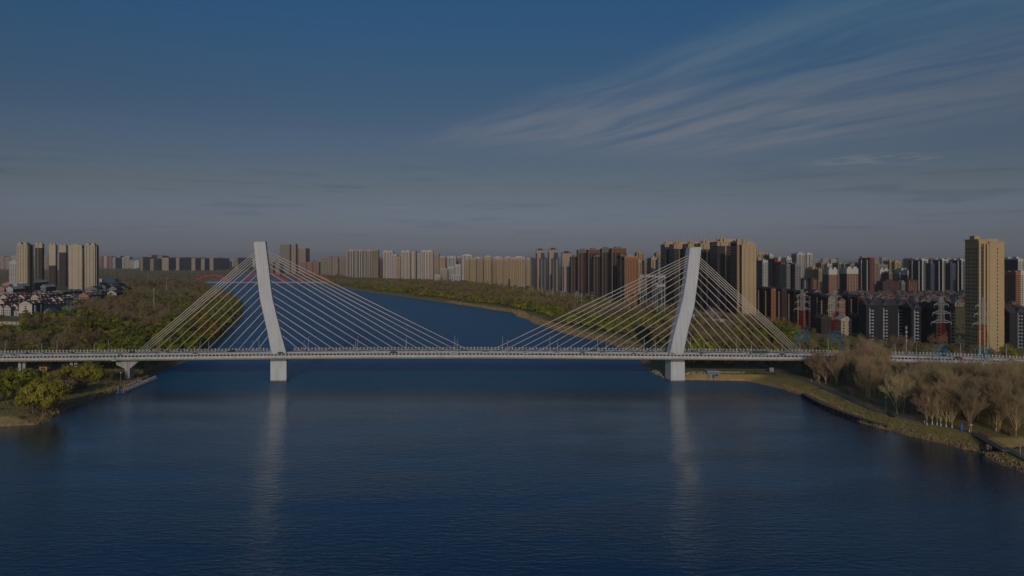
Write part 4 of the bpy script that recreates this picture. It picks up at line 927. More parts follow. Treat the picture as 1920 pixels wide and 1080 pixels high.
# yard on the left bank: sheds, containers
def shed(label, xa, xb, ytop, py, L, c, name='shed', cat='shed', roofc=None):
    X0, Y, z = gp_land(.5*(xa+xb), py); w = (xb-xa)*Y/F; H = max(2.2, Z_at(ytop, Y)-z)
    t = thing(name, label, cat, (X0, Y, z-.2)); h = w/2
    MB().box(-h, h, 0, L, -.5, H).build('wall', M_wall, t, color=c)
    MB().prism([(-h-.3, -.3, H), (h+.3, -.3, H), (h+.3, -.3, H+.15), (0, -.3, H+1.0), (-h-.3, -.3, H+.15)], (0, L+.6, 0)).build('roof', M_roof, t, color=roofc or c)
    n = max(1, int(w/5)); m = MB()
    for i in range(n):
        cx = -h+w*(i+.5)/n; m.quad((cx-.8, -.04, .8), (cx+.8, -.04, .8), (cx+.8, -.04, 2.0), (cx-.8, -.04, 2.0))
    m.build('window', M_win, t)
    return t
def container(label, px, py, c, Lc=9.0):
    X0, Y, z = gp_land(px, py)
    t = thing('container', label, 'container', (X0, Y, z), .12); h = Lc/2
    MB().box(-h, h, 0, 2.5, .1, 2.7).build('body', M_wall, t, color=c)
    m = MB()
    for x in np.arange(-h+.4, h-.2, .8): m.box(x, x+.35, -.07, 0, .25, 2.55)
    m.build('corrugation', M_wall, t, color=c)
    MB().box(h, h+.05, .15, 1.2, .2, 2.6).build('door', M_wall, t, color=tuple(x*.8 for x in c)); MB().box(h, h+.05, 1.25, 2.35, .2, 2.6).build('door', M_wall, t, color=tuple(x*.8 for x in c))
shed('long white shed beside the round tree in the left bank yard', 86, 108, 604, 609.5, 10, WT)
shed('low white shed end right of the long white shed', 109, 118, 606, 609, 8, WT2)
shed('long cream site wall building at the left edge above the yard', -10, 36, 604, 607.5, 6, CR)
container('bright blue container in the left bank yard', 32.5, 613, (.06, .30, .55)); container('white and blue container at the left picture edge', 3.5, 624, (.45, .55, .70)); container('orange container at the left picture edge behind the yard', 1, 611.5, (.6, .28, .04), 6.0); container('small rust red container left of the bright blue one', 14, 613.5, (.35, .12, .06), 5.0)
shed('pale low shed behind the grey roofed houses, by the long blue shed', 186, 191, 523, 530, 20, WT2)
shed('long dark blue low shed at the edge of the far left woods', 191, 216, 523.5, 528.5, 25, (.05, .12, .25))
shed('white low building beyond the right pylon cables above the woods', 1296, 1316, 590, 606, 14, WT2)
shed('white and glass low building under the right cable fan', 1335, 1362, 599, 612, 14, (.40, .45, .52))
shed('yellow site hut right of the white low building among the woods', 1378, 1391, 604.5, 614, 8, (.60, .45, .02))
shed('brown hall among trees left of the right pylon', 1200, 1222, 562, 574, 26, (.20, .13, .09), roofc=(.09, .08, .08))
# hazy blocks far behind everything: alike at this distance
rf_ = random.Random(31); fx = -20.0
while fx < 1960:
    wpx = rf_.uniform(5, 12); yt = rf_.uniform(480.5, 489) if not 440 < fx < 660 else rf_.uniform(484, 490)
    if rf_.random() < .86 and not 700 < fx < 1420:
        tower('small hazy block far behind the nearer towers on the skyline', fx, fx+wpx, yt, rf_.uniform(7600, 9400), 60, rf_.choice([PK, TA, CR, WT2, PK2, BE2, GR]), 'hazy far skyline blocks', nf=3, win=.4, fh=6.0)
    fx += wpx+rf_.uniform(0, 9)
# far hills
def hills():
    m = MB(); xs = np.linspace(-26000, 32000, 90); r = random.Random(3)
    top = [110+60*math.sin(x*.00031+1)+35*math.sin(x*.0011)+18*math.sin(x*.0031) for x in xs]
    rings = [[(x, 30000, -30), (x, 31500, max(8, t*.55)), (x, 33500, max(10, t)), (x, 37000, -30)] for x, t in zip(xs, top)]
    tag(m.loft(rings, False, False).build('hills', mat('hill_scrub', (.10, .11, .10), .95, .1, .001), smooth=True), 'low blue hills on the far horizon', None, None, 'structure')
hills()

# ---------------------------------------------------------------- far red arch bridge
def arch_bridge():
    Y = 2700.0
    t = thing('arch_bridge', 'far grey bridge with three low red arches across the river', 'bridge', (0, Y, 0))
    zd = Z_at(529, Y); M_dk2 = mat('far_bridge_concrete', (.30, .30, .30), .9, .1, .05); M_arch = mat('red_steel', (.52, .055, .03), .6, .08, .02); x = lambda px: X_at(px, Y)
    MB().box(x(318), x(700), -14, 14, zd-2.5, zd).build('deck', M_dk2, t)
    for yy in (-14.3, 14.0): MB().box(x(318), x(700), yy, yy+.3, zd-3.2, zd+1.2).build('parapet', M_dk2, t)
    for px, lo in ((442, 1), (546, 1), (636, 1), (700, 0)):
        MB().prism([(x(px)-5, -9, -2), (x(px)+5, -9, -2), (x(px)+6, -9, zd-7), (x(px)+13, -9, zd-2.5), (x(px)-13, -9, zd-2.5), (x(px)-6, -9, zd-7)], (0, 18, 0)).build('pier', M_conc, t)
    for px in (345, 395, 670):
        MB().box(x(px)-2, x(px)+2, -8, 8, -1, zd-2.5).build('pier', M_conc, t)
    for a, b, yt in ((361, 436, 515.5), (451, 541, 510.5), (554.5, 625, 516)):
        zt = Z_at(yt, Y); n = 22
        for yy in (-12, 9):
            rings = []
            for i in range(n+1):
                u = i/n; xx = x(a)+(x(b)-x(a))*u; z = zd-1+(zt-zd+1)*(1-(2*u-1)**2); hh = 1.7+1.3*abs(2*u-1)
                rings.append([(xx, yy, z-hh), (xx, yy+3, z-hh), (xx, yy+3, z+hh*.4), (xx, yy, z+hh*.4)])
            ar = MB().loft(rings).build('arch', M_arch, t)
            hg = MB()
            for i in range(2, n-1, 2):
                u = i/n; xx = x(a)+(x(b)-x(a))*u; z = zd-1+(zt-zd+1)*(1-(2*u-1)**2); hg.tube((xx, yy+1.5, zd), (xx, yy+1.5, z), .12, n=4)
            tag(hg.build('hanger', M_white2, ar), kind='stuff')
arch_bridge()

# ---------------------------------------------------------------- transmission masts
M_mblue = mat('mast_paint_blue', (.04, .30, .58), .55, .08, .5); M_mred = mat('mast_paint_red', (.42, .035, .03), .55, .08, .5); M_mwh = mat('mast_paint_white', (.50, .49, .47), .55, .06, .5); M_port = mat('portal_steel_grey', (.40, .40, .40), .55, .08, .5)
def beam(mb, a, b, r): mb.tube(a, b, r, n=4, cap=False)
def mast(label, px, ytop, Y, split, group, hw0=4.6, hw1=.75, arms=((.69, 5.6), (.80, 4.8), (.90, 4.0))):
    z0 = 3.6; X = X_at(px, Y); H = Z_at(ytop, Y)-z0
    t = thing('transmission_mast', label, 'mast', (X, Y, z0), .12, group)
    def hw(u): return hw0+(hw1*1.9-hw0)*min(u/.62, 1) if u < .62 else hw1*1.9+(hw1-hw1*1.9)*(u-.62)/.38
    secs = [(0, split[0], M_mblue, 'lower_frame', 3), (split[0], split[1], M_mred, 'middle_frame', 5), (split[1], 1.0, M_mwh, 'upper_frame', 9)]
    for u0, u1, m, nm, n in secs:
        if u1 <= u0: continue
        mb = MB(); lv = [u0+(u1-u0)*i/n for i in range(n+1)]
        cor = lambda u: [(s*hw(u), q*hw(u), H*u) for s, q in ((-1, -1), (1, -1), (1, 1), (-1, 1))]
        for a, b in zip(lv, lv[1:]):
            A, B = cor(a), cor(b)
            for k in range(4):
                k2 = (k+1) % 4; q_ = .085 if nm == 'lower_frame' else .042; beam(mb, A[k], B[k], .11); beam(mb, A[k], B[k2], q_); beam(mb, A[k2], B[k], q_); beam(mb, B[k], B[k2], q_)
        mb.build(nm, m, t)
    for u, ln in arms:
        mb = MB(); z = H*u; w = hw(u)
        for s in (-1, 1):
            for q in (-1, 1): beam(mb, (s*w, q*w, z), (s*(w+ln), 0, z+.2), .11); beam(mb, (s*w, q*w, z+1.9), (s*(w+ln), 0, z+.3), .09)
            for f in (.35, .7): beam(mb, (s*(w+ln*f), w*(1-f), z), (s*(w+ln*f), 0, z+1.9*(1-f)), .06)
            beam(mb, (s*(w+ln), 0, z+.2), (s*(w+ln), 0, z-1.6), .10)
        mb.build('cross_arm', M_mwh, t)
GMST = 'painted transmission masts on the right bank'
mast('red white and blue lattice mast, leftmost of the four on the right bank', 1504, 543, 655, (.37, .67), GMST, 6.0)
mast('red white and blue lattice mast in front of the gabled blocks, second from left', 1566, 544, 640, (.37, .67), GMST, 6.0)
mast('red white and blue lattice mast left of the sand coloured tower', 1765, 556, 505, (.43, .69), GMST, 5.6)
mast('red white and blue lattice mast in front of the sand coloured tower', 1843, 558, 495, (.43, .69), GMST, 5.6)
mast('pale grey lattice mast half hidden by trees behind the right cable fan', 1335, 578, 930, (0, 0), 'pale masts', 3.0, .6, ((.72, 6.5), (.84, 5.5), (.95, 4.0)))
# slim white poles with arms along the right bank road
def wpole(label, px, ytop, Y, arms, group, r=.35, name='white_pole', cat='pole', boxes=0):
    z0 = tz(X_at(px, Y), Y)-.2; H = Z_at(ytop, Y)-z0; t = thing(name, label, cat, (X_at(px, Y), Y, z0), 0, group)
    MB().tube((0, 0, 0), (0, 0, H), r, r*.5, 6).build('pole', M_mwh, t)
    for i in range(arms):
        z = H*(.94-.16*i); MB().box(-2.2+.2*i, 2.2-.2*i, -.15, .15, z, z+.35).build('cross_arm', M_mwh, t)
    for i in range(boxes):
        z = H*(.97-.10*i)
        for k in range(3):
            a = k*2.094; MB().box(.5*math.cos(a)-.25, .5*math.cos(a)+.25, .5*math.sin(a)-.25, .5*math.sin(a)+.25, z-1.6, z).build('antenna_panel', M_mwh, t)
    return t
PL = [(945, 528, 1900), (960.5, 532, 1850), (969, 532, 1830), (983, 533, 1760), (992.5, 537, 1700), (999, 536, 1650), (1010, 540, 1600), (1016.5, 537, 1560), (1026, 548, 1500), (1031, 544, 1480), (1036, 541, 1450), (1052.5, 546, 1400), (1057.5, 544, 1370), (1079, 549, 1300), (1082.5, 547, 1280), (1090.5, 550, 1180), (1110, 547, 1230), (1144, 555, 1150), (1180, 565, 1080)]
for i, (px, yt, Y) in enumerate(PL): wpole('%s of the slim white poles before the dark towers' % ord_left(i, len(PL)), px, yt, Y, 3, 'white poles along the right bank road')
def portal(label, px, ytop, Y, w):
    z0 = 3.8; H = Z_at(ytop, Y)-z0; t = thing('steel_portal', label, 'portal', (X_at(px, Y), Y, z0), 0, 'white steel portals')
    for s in (-1, 1):
        mb = MB(); 
        for k in range(int(H/3)):
            z = k*3; beam(mb, (s*w-.5, -.5, z), (s*w+.5, -.5, z+3), .10); beam(mb, (s*w+.5, -.5, z), (s*w-.5, -.5, z+3), .10)
        for dx in (-.5, .5):
            for dy in (-.5, .5): beam(mb, (s*w+dx, dy, 0), (s*w+dx, dy, H), .16)
        mb.build('leg', M_port, t)
    MB().box(-w-1.2, w+1.2, -.8, .8, H-3.2, H-.2).build('girder', M_port, t)
    for s in (-1, 0, 1): MB().box(s*w-.8, s*w+.8, -1.2, 1.2, H-.2, H+1.2).build('girder_head', M_port, t)
for lab, px, yt, Y, w in (('white steel portal frame at the left of the group behind the right pylon cables', 1203, 516, 1180, 2.0), ('white steel portal frame, second of the group left of the right pylon', 1218, 515.5, 1200, 5.0), ('white steel portal frame, third of the group left of the right pylon', 1235, 517, 1190, 5.0), ('white steel portal frame beside the shade coloured beige tower', 1243, 516.5, 1150, 2.4), ('low white steel portal frame nearest the right pylon', 1239, 533, 1020, 4.6)): portal(lab, px, yt, Y, w)
wpole('tall white pole standing in the woods behind the left cable fan', 288.5, 540, 1050, 0, 'white poles in the left woods', .45, boxes=1)
wpole('shorter white pole further right in the left woods', 312.5, 519, 1800, 1, 'white poles in the left woods', .5)
wpole('far thin white pole above the left bank woods', 277, 511, 2300, 1, 'white poles in the left woods', .45)
wpole('white telecom pole with stacked antennas left of the third mast', 1699, 610, 560, 0, 'telecom poles', .28, 'telecom_pole', 'pole', 4)
for i, (px, py) in enumerate([(230, 651), (249, 643), (265, 636), (279.5, 630), (291, 624), (302, 618), (313, 611)]):
    X, Y, z = gp_land(px-2, py-1); put_lamp(LP2, (X, Y, z), -math.pi/2, '%s of the curved lamps along the left riverside road' % ord_left(i, 7), 'lamps on the left riverside road')
for i, (px, py) in enumerate([(1652, 664), (1676, 668), (1706, 668), (1745, 668)]):
    X, Y = X_at(px, 570), 570; put_lamp(LP2, (X, Y, 5.0), math.pi/2, '%s of the four curved lamps behind the right bridge end' % ord_left(i, 4), 'lamps behind the right bridge end')

# ---------------------------------------------------------------- waterside things
# floating jetty
def jetty():
    ax, ay = gp(233, 737); bx, by = gp(299, 709); d = Vector((bx-ax, by-ay, 0)); Lj = d.length; ang = math.atan2(d.y, d.x)
    t = thing('floating_jetty', 'grey and orange floating jetty with white bollards at the left bank', 'jetty', (ax, ay, 0), ang)
    M_or = mat('orange_float', (.50, .10, .03), .6, .1, 1); M_gf = mat('grey_float', (.42, .42, .44), .7, .1, 1); M_bf = mat('blue_float', (.05, .14, .40), .6, .1, 1)
    n = int(Lj/2)
    for i in range(n):
        x = i*Lj/n; MB().box(x+.03, x+Lj/n-.03, 0.25, 2.5, -.3, .45).build('float_block', M_gf, t)
        MB().box(x+.03, x+Lj/n-.03, -.35, .22, -.3, .40).build('edge_float', M_or, t)
    for i in range(n//2):
        x = Lj*.30+i*2.0
        if x > Lj*.95: break
        MB().box(x+.03, x+1.97, 5.2, 7.2, -.3, .42).build('float_block', M_bf if 3 < i < 7 else M_or, t)
    for i in range(0, n, 1):
        x = (i+.5)*Lj/n; MB().tube((x, 2.2, .45), (x, 2.2, 1.75), .14, n=6).tube((x, 2.2, 1.75), (x, 2.2, 1.95), .2, n=6).build('bollard', M_white, t)
    for i in range(n//3):
        x = Lj*.32+i*3.0; MB().tube((x, 7.0, .4), (x, 7.0, 1.8), .14, n=6).build('bollard', M_white, t)
    MB().box(0, 2.0, .2, 4.6, -.2, .5).build('end_float', M_gf, t)
    for q in ((.3, .5), (.3, 3.9), (1.7, 3.9)): MB().tube((q[0], q[1], .45), (q[0], q[1], 3.4), .12, n=6).build('pile', M_white, t)
    MB().box(Lj*.75, Lj*.75+1.6, 2.5, 16, .35, .55).build('gangway', M_gf, t)
jetty()
# pavilion with orange roof
def pavilion():
    X, Y, z = gp_land(80, 697); t = thing('pavilion', 'small pavilion with upturned orange roof under the left bridge approach', 'pavilion', (X, Y, z-.3))
    M_or = mat('orange_tile', (.52, .20, .03), .7, .12, 1.5); M_rd = mat('red_lacquer', (.50, .03, .03), .5, .08, 1)
    w = 2.8; MB().box(-w, w, 0, 5, 0, 1.5).build('base', M_rd, t)
    MB().box(-w+.2, w-.2, .2, 4.8, 1.5, 3.6).build('hall', M_white, t)
    MB().box(-1.6, 1.6, .12, .2, 1.7, 3.2).build('window', M_win, t)
    for sx in (-w, w):
        for sy in (0.1, 4.9): MB().tube((sx, sy, 0), (sx, sy, 4.0), .16, n=8).build('column', M_rd, t)
    MB().loft([[(-4.8, -2, 4.0), (4.8, -2, 4.0), (4.8, 7, 4.0), (-4.8, 7, 4.0)], [(-3.6, -.9, 4.25), (3.6, -.9, 4.25), (3.6, 5.9, 4.25), (-3.6, 5.9, 4.25)], [(-1.9, 1, 5.2), (1.9, 1, 5.2), (1.9, 4, 5.2), (-1.9, 4, 5.2)], [(-.9, 2.2, 6.0), (.9, 2.2, 6.0), (.9, 2.8, 6.0), (-.9, 2.8, 6.0)]]).build('roof', M_or, t)
pavilion()
# retaining wall with stepped promenade on the right bank, creek footbridge
M_wood = mat('weathered_planks', (.24, .19, .145), .85, .2, 1.2); M_wdk = mat('dark_timber', (.045, .036, .03), .9, .2, 1.0)
def promenade():
    px = [(1503, 737.5), (1520, 747), (1540, 757), (1562, 766), (1585, 774.5), (1610, 783), (1635, 790.5), (1662, 797.5)]
    P = [Vector((*gp(a, b, 1.9), 0)) for a, b in px]
    t = thing('riverside_boardwalk', 'curved boardwalk with dark retaining wall at the right bank lawn edge', 'boardwalk', (P[0].x, P[0].y, 0)); o = P[0]
    Q = []
    for a, b in zip(P, P[1:]):
        n = max(1, int((b-a).length/2.2)); Q += [a.lerp(b, k/n) for k in range(n)]
    Q.append(P[-1])
    for i, (a, b) in enumerate(zip(Q, Q[1:])):
        d = (b-a).normalized(); nn = Vector((-d.y, d.x, 0)) if (-d.y) > 0 else Vector((d.y, -d.x, 0))
        if nn.x < 0: nn = -nn
        g = d*.03
        A = a-o+g; B = b-o-g
        MB().loft([[tuple(A)[:2]+(1.72,), tuple(B)[:2]+(1.72,), tuple(B+nn*2.8)[:2]+(1.72,), tuple(A+nn*2.8)[:2]+(1.72,)], [tuple(A)[:2]+(1.92,), tuple(B)[:2]+(1.92,), tuple(B+nn*2.8)[:2]+(1.92,), tuple(A+nn*2.8)[:2]+(1.92,)]]).build('deck_panel', M_wood, t)
        A2 = A+nn*.35; B2 = B+nn*.35
        MB().loft([[tuple(A2)[:2]+(-1,), tuple(B2)[:2]+(-1,), tuple(B2+nn*.4)[:2]+(-1,), tuple(A2+nn*.4)[:2]+(-1,)], [tuple(A2)[:2]+(1.72,), tuple(B2)[:2]+(1.72,), tuple(B2+nn*.4)[:2]+(1.72,), tuple(A2+nn*.4)[:2]+(1.72,)]]).build('wall_panel', M_wdk, t)
        if i % 2 == 0: MB().box(A.x-.12, A.x+.12, A.y-.12, A.y+.12, -1.5, 1.72).build('pile', M_wdk, t)
promenade()
def stairs(label, p0, p1, w):
    A = Vector(gp_land(*p0)); B = Vector(gp_land(*p1)); t = thing('lawn_steps', label, 'steps', tuple(A)); n = 14
    d = (B-A); hd = Vector((d.x, d.y, 0)).normalized(); nn = Vector((-hd.y, hd.x, 0))*w/2
    for i in range(n):
        a = d*(i/n); b = d*((i+1)/n); wz = tz(A.x+b.x, A.y+b.y)-A.z+.14
        q = [a+nn, a-nn, b-nn, b+nn]
        MB().loft([[(v.x, v.y, wz-.6) for v in q], [(v.x, v.y, wz) for v in q]]).build('step', M_wdk, t)
stairs('dark steps crossing the right bank lawn near the boardwalk start', (1521, 736), (1546, 728), 2.0)
stairs('dark steps at the lower end of the boardwalk up to the path', (1664, 793), (1677, 787), 3.0)
def footbridge():
    A = Vector(gp_land(1826, 833.5)); B = Vector(gp_land(1886, 860)); z = 4.1
    t = thing('creek_footbridge', 'low footbridge with railings over the creek mouth at bottom right', 'footbridge', (A.x, A.y, 0)); d = Vector((B.x-A.x, B.y-A.y, 0)); L = d.length; t.rotation_euler.z = math.atan2(d.y, d.x)
    n = 12
    for i in range(n): MB().box(i*L/n+.02, (i+1)*L/n-.02, -1.5, 1.5, z-.15, z+.12).build('plank', M_path, t)
    for yy in (-1.3, 1.1): MB().box(0, L, yy, yy+.25, z-.7, z-.15).build('beam', M_wdk, t)
    for yy in (-1.55, 1.45):
        r = MB().box(0, L, yy, yy+.1, z+1.0, z+1.1).box(0, L, yy, yy+.08, z+.55, z+.62)
        for i in range(n+1): r.box(i*L/n-.05, i*L/n+.05, yy+.0, yy+.1, z-.1, z+1.0)
        r.build('railing', M_wdk, t)
    for x in (L*.3, L*.7): MB().box(x-.3, x+.3, -1.3, 1.3, -1.5, z-.7).build('pier', M_wdk, t)
footbridge()
# hut and platform under the bridge
def hut():
    X, Y, z = gp_land(1338, 699); Y = 531; X = X_at(1338, Y); z = tz(X, Y)
    t = thing('concrete_hut', 'grey flat roofed pump house under the right end of the bridge', 'hut', (X, Y, z-.4)); 
    MB().box(-4.2, 4.2, 0, 9, 0, 4.6).build('wall', M_wall, t, color=(.22, .22, .24)); MB().box(-4.5, 4.5, -.3, 9.3, 4.6, 4.9).build('roof_slab', M_conc, t)
    MB().box(-.9, .3, -.1, 0, 0, 2.6).build('door', M_wall, t, color=(.05, .05, .06)); MB().box(-1.6, -1.1, -.3, 0, 0, 2.9).build('buttress', M_conc, t)
    MB().box(1.2, 2.8, -.05, 0, 1.6, 2.8).build('window', M_win, t)
    X2, Y2, z2 = gp_land(1436, 706)
    t = thing('timber_platform', 'dark timber viewing platform on the right bank beside the hut', 'platform', (X2, Y2, z2), -.25)
    n = 11
    for i in range(n): MB().box(-6.5+i*1.2, -5.34+i*1.2, -1.8, 3.2, .9, 1.1).build('plank', M_wood, t)
    MB().box(-6.5, 6.7, -1.9, -1.6, -1.2, .9).build('skirt', M_wdk, t)
    for sx in (-6, 0, 6): MB().box(sx-.15, sx+.15, 2.6, 2.9, -1, .9).build('leg', M_wdk, t)
    X3, Y3, z3 = gp_land(1447, 698)
    t = thing('electric_cabinet', 'pale grey cabinet behind the timber platform', 'cabinet', (X3, Y3, z3-.1)); MB().box(-1.4, 1.4, 0, 1.5, 0, 2.9).build('body', M_wall, t, color=(.34, .33, .30)); MB().box(-1.5, 1.5, -.1, 1.6, 2.9, 3.05).build('lid', M_conc, t); MB().box(-.02, .02, -.02, 0, .2, 2.7).build('door_gap', M_wdk, t)
hut()
# riprap stones on the spit and along the water's edge right of the right pier
def rocks():
    r = random.Random(5); base = []
    M_st = mat('riprap_stone', (.46, .38, .29), .9, .2, .8, rnd=.25, bump=.4)
    for k in range(5):
        mb = MB(); n = 7
        for lev, (zz, rr) in enumerate(((-.5, .7), (.0, 1.0), (.45, .75))):
            mb.v += [(rr*(.75+.5*r.random())*math.cos(2*math.pi*i/n), rr*(.7+.5*r.random())*math.sin(2*math.pi*i/n), zz+r.uniform(-.12, .12)) for i in range(n)]
        mb.v += [(0, 0, .62)]
        for lev in range(2):
            for i in range(n): mb.f.append((lev*n+i, lev*n+(i+1) % n, (lev+1)*n+(i+1) % n, (lev+1)*n+i))
        for i in range(n): mb.f.append((2*n+i, 2*n+(i+1) % n, 3*n))
        base.append(mb.mesh('boulder', M_st))
    spots = []
    for (a, b, n, wd) in (((1206, 690), (1249, 711), 64, 3.0), ((1287, 711.5), (1392, 711.5), 120, 3.0), ((1250, 700), (1288, 701), 14, 5.0)):
        for i in range(n):
            u = (i+r.random())/n; px = a[0]+(b[0]-a[0])*u; py = a[1]+(b[1]-a[1])*u
            X, Y = gp(px, py); X += r.uniform(-.2, wd); Y += r.uniform(0, wd*2); spots.append((X, Y))
    for X, Y in spots:
        t = obj('boulder', r.choice(base)); s = r.uniform(.55, 1.15); z = max(tz(X, Y), -.3)
        t.location = (X, Y, z+.15*s); t.scale = (s, s, s*r.uniform(.6, .95)); t.rotation_euler = (0, 0, r.uniform(0, 6.28))
        tag(t, 'pale broken boulder in the stone edging of the right bank' , 'boulder', 'boulders along the right bank edge')
rocks()
# small furniture on the banks
def parklamp(label, px, py, h=5.0):
    X, Y, z = gp_land(px, py); t = thing('park_lamp', label, 'lamp', (X, Y, z), 0, 'park lamps on the banks')
    MB().tube((0, 0, 0), (0, 0, h), .09, .07, 6).build('pole', M_lamp, t); MB().loft([[(.32*math.cos(a), .32*math.sin(a), h) for a in np.linspace(0, 6.28, 9)[:-1]], [(.42*math.cos(a), .42*math.sin(a), h+.45) for a in np.linspace(0, 6.28, 9)[:-1]], [(.1*math.cos(a), .1*math.sin(a), h+.8) for a in np.linspace(0, 6.28, 9)[:-1]]]).build('lantern', M_lens, t); MB().tube((0, 0, 0), (0, 0, .35), .22, n=8).build('base', M_conc, t)
parklamp('white topped park lamp in front of the big willow on the left bank', 61.5, 775, 4.6); parklamp('park lamp beside the flared approach pier on the left bank', 226.5, 724, 6.5)
parklamp('park lamp on the dark ground left of the white trunked trees', 1661, 770, 6.5); parklamp('park lamp by the shaded woods path on the right bank', 1520, 707, 5.0)
def signpost(label, px, py, h, c):
    X, Y, z = gp_land(px, py); t = thing('sign_post', label, 'sign', (X, Y, z)); MB().tube((0, 0, 0), (0, 0, h), .16, n=6).build('pole', M_conc, t); MB().box(-.45, .45, -.1, .1, h-.7, h+.1).build('sign_panel', mat('sign_'+label[:9].replace(' ', '_'), c, .6), t)
signpost('pale post with a red head at the bottom right corner', 1913, 862, 4.0, (.5, .06, .05)); signpost('post with a pale board between the white trunked trees', 1821, 826, 3.6, (.55, .45, .38))
def totem():
    X, Y, z = gp_land(1596, 741); t = thing('totem_sign', 'blue panel between two red posts beside the right bank path', 'sign', (X, Y, z))
    for s in (-1.2, 1.2): MB().box(s-.25, s+.25, -.2, .2, 0, 4.6).build('post', M_mred, t)
    MB().box(-.95, .95, -.12, .12, .4, 3.9).build('panel', mat('sign_panel_teal', (.04, .16, .24), .5), t)
    X, Y, z = gp_land(1803.5, 822); t = thing('figure_sign', 'bright blue upright sign shaped like a standing figure by the path', 'sign', (X, Y, z)); mb = mat('sign_blue', (.02, .16, .50), .5)
    MB().prism([(-.5, 0, 0), (.5, 0, 0), (.42, 0, 1.6), (.55, 0, 2.2), (.2, 0, 2.35), (-.2, 0, 2.35), (-.55, 0, 2.2), (-.42, 0, 1.6)], (0, .25, 0)).build('panel', mb, t); MB().tube((0, .0, 2.7), (0, .25, 2.7), .34, n=12).build('head_disc', mb, t)
totem()
# people
def person(label, px, py, top, legs, rz=0.0, stride=.12, arm=.15):
    X, Y, z = gp_land(px, py)
    mt = mat('cloth_'+'%d' % int(sum(top)*1e4), top, .9, .1, 4)
    V = [(0, 0, .95), (0, 0, 1.15), (0, .01, 1.38), (0, .02, 1.50), (0, .0, 1.60), (0, -.01, 1.70),
         (.10, 0, .90), (.11, -stride*.5, .50), (.11, -stride, .09), (.11, -stride-.14, .04), (-.10, 0, .90), (-.11, stride*.2, .50), (-.11, stride, .09), (-.11, stride-.14, .04),
         (.19, 0, 1.40), (.24, arm*.2, 1.13), (.23, -arm, .90), (.23, -arm-.03, .80), (-.19, 0, 1.40), (-.24, .05, 1.13), (-.23, -arm*.6, .90), (-.23, -arm*.6-.03, .80)]
    E = [(0, 1), (1, 2), (2, 3), (3, 4), (4, 5), (0, 6), (6, 7), (7, 8), (8, 9), (0, 10), (10, 11), (11, 12), (12, 13), (2, 14), (14, 15), (15, 16), (16, 17), (2, 18), (18, 19), (19, 20), (20, 21)]
    R = [.15, .14, .17, .06, .095, .07, .09, .07, .05, .045, .09, .07, .05, .045, .07, .05, .04, .035, .07, .05, .04, .035]
    me = bpy.data.meshes.new('person'); me.from_pydata(V, E, []); me.materials.append(mt); me.update()
    o = obj('person', me); o.location = (X, Y, z); o.rotation_euler.z = rz
    s = o.modifiers.new('skin', 'SKIN'); o.modifiers.new('sub', 'SUBSURF').levels = 1
    for i, r in enumerate(R): me.skin_vertices[0].data[i].radius = (r, r*.85)
    me.skin_vertices[0].data[0].use_root = True
    tag(o, label, 'person')
    h = MB().loft([[(.10*math.cos(a)*q, .10*math.sin(a)*q+.01, zz) for a in np.linspace(0, 6.28, 9)[:-1]] for zz, q in ((1.66, 1.05), (1.72, 1.05), (1.77, .7), (1.79, .1))]).build('hair', mat('dark_hair', (.02, .016, .014), .7, .1, 5), o)
    w = MB().loft([[(.17*math.cos(a), .14*math.sin(a), zz) for a in np.linspace(0, 6.28, 9)[:-1]] for zz in (.80, 1.0)]).build('trousers', mat('trouser_'+'%d' % int(sum(legs)*1e4), legs, .9, .1, 4), o)
person('person in a dark coat, left one of the pair on the left bank clearing', 10.5, 758.5, (.03, .03, .04), (.02, .02, .03), .4)
person('person in a pale coat, right one of the pair on the left bank clearing', 13, 758.8, (.40, .40, .42), (.03, .03, .05), -.4)
person('angler in dark clothes on the shore below the park lamp', 61.5, 782.5, (.02, .02, .03), (.02, .02, .02), .2)
person('person in a yellowish jacket near the water edge right of the willow', 103, 781, (.35, .26, .10), (.03, .03, .03), 2.0)
person('walker in a red jacket on the right bank path', 1627, 762, (.45, .03, .03), (.02, .02, .03), 1.2, .22)
person('walker in white by the white trunked trees on the path', 1733.5, 800, (.60, .62, .68), (.25, .27, .32), 1.2, .22)
person('person in white near the wood on the upper right path', 1521.5, 716, (.55, .55, .55), (.1, .1, .1), .5)

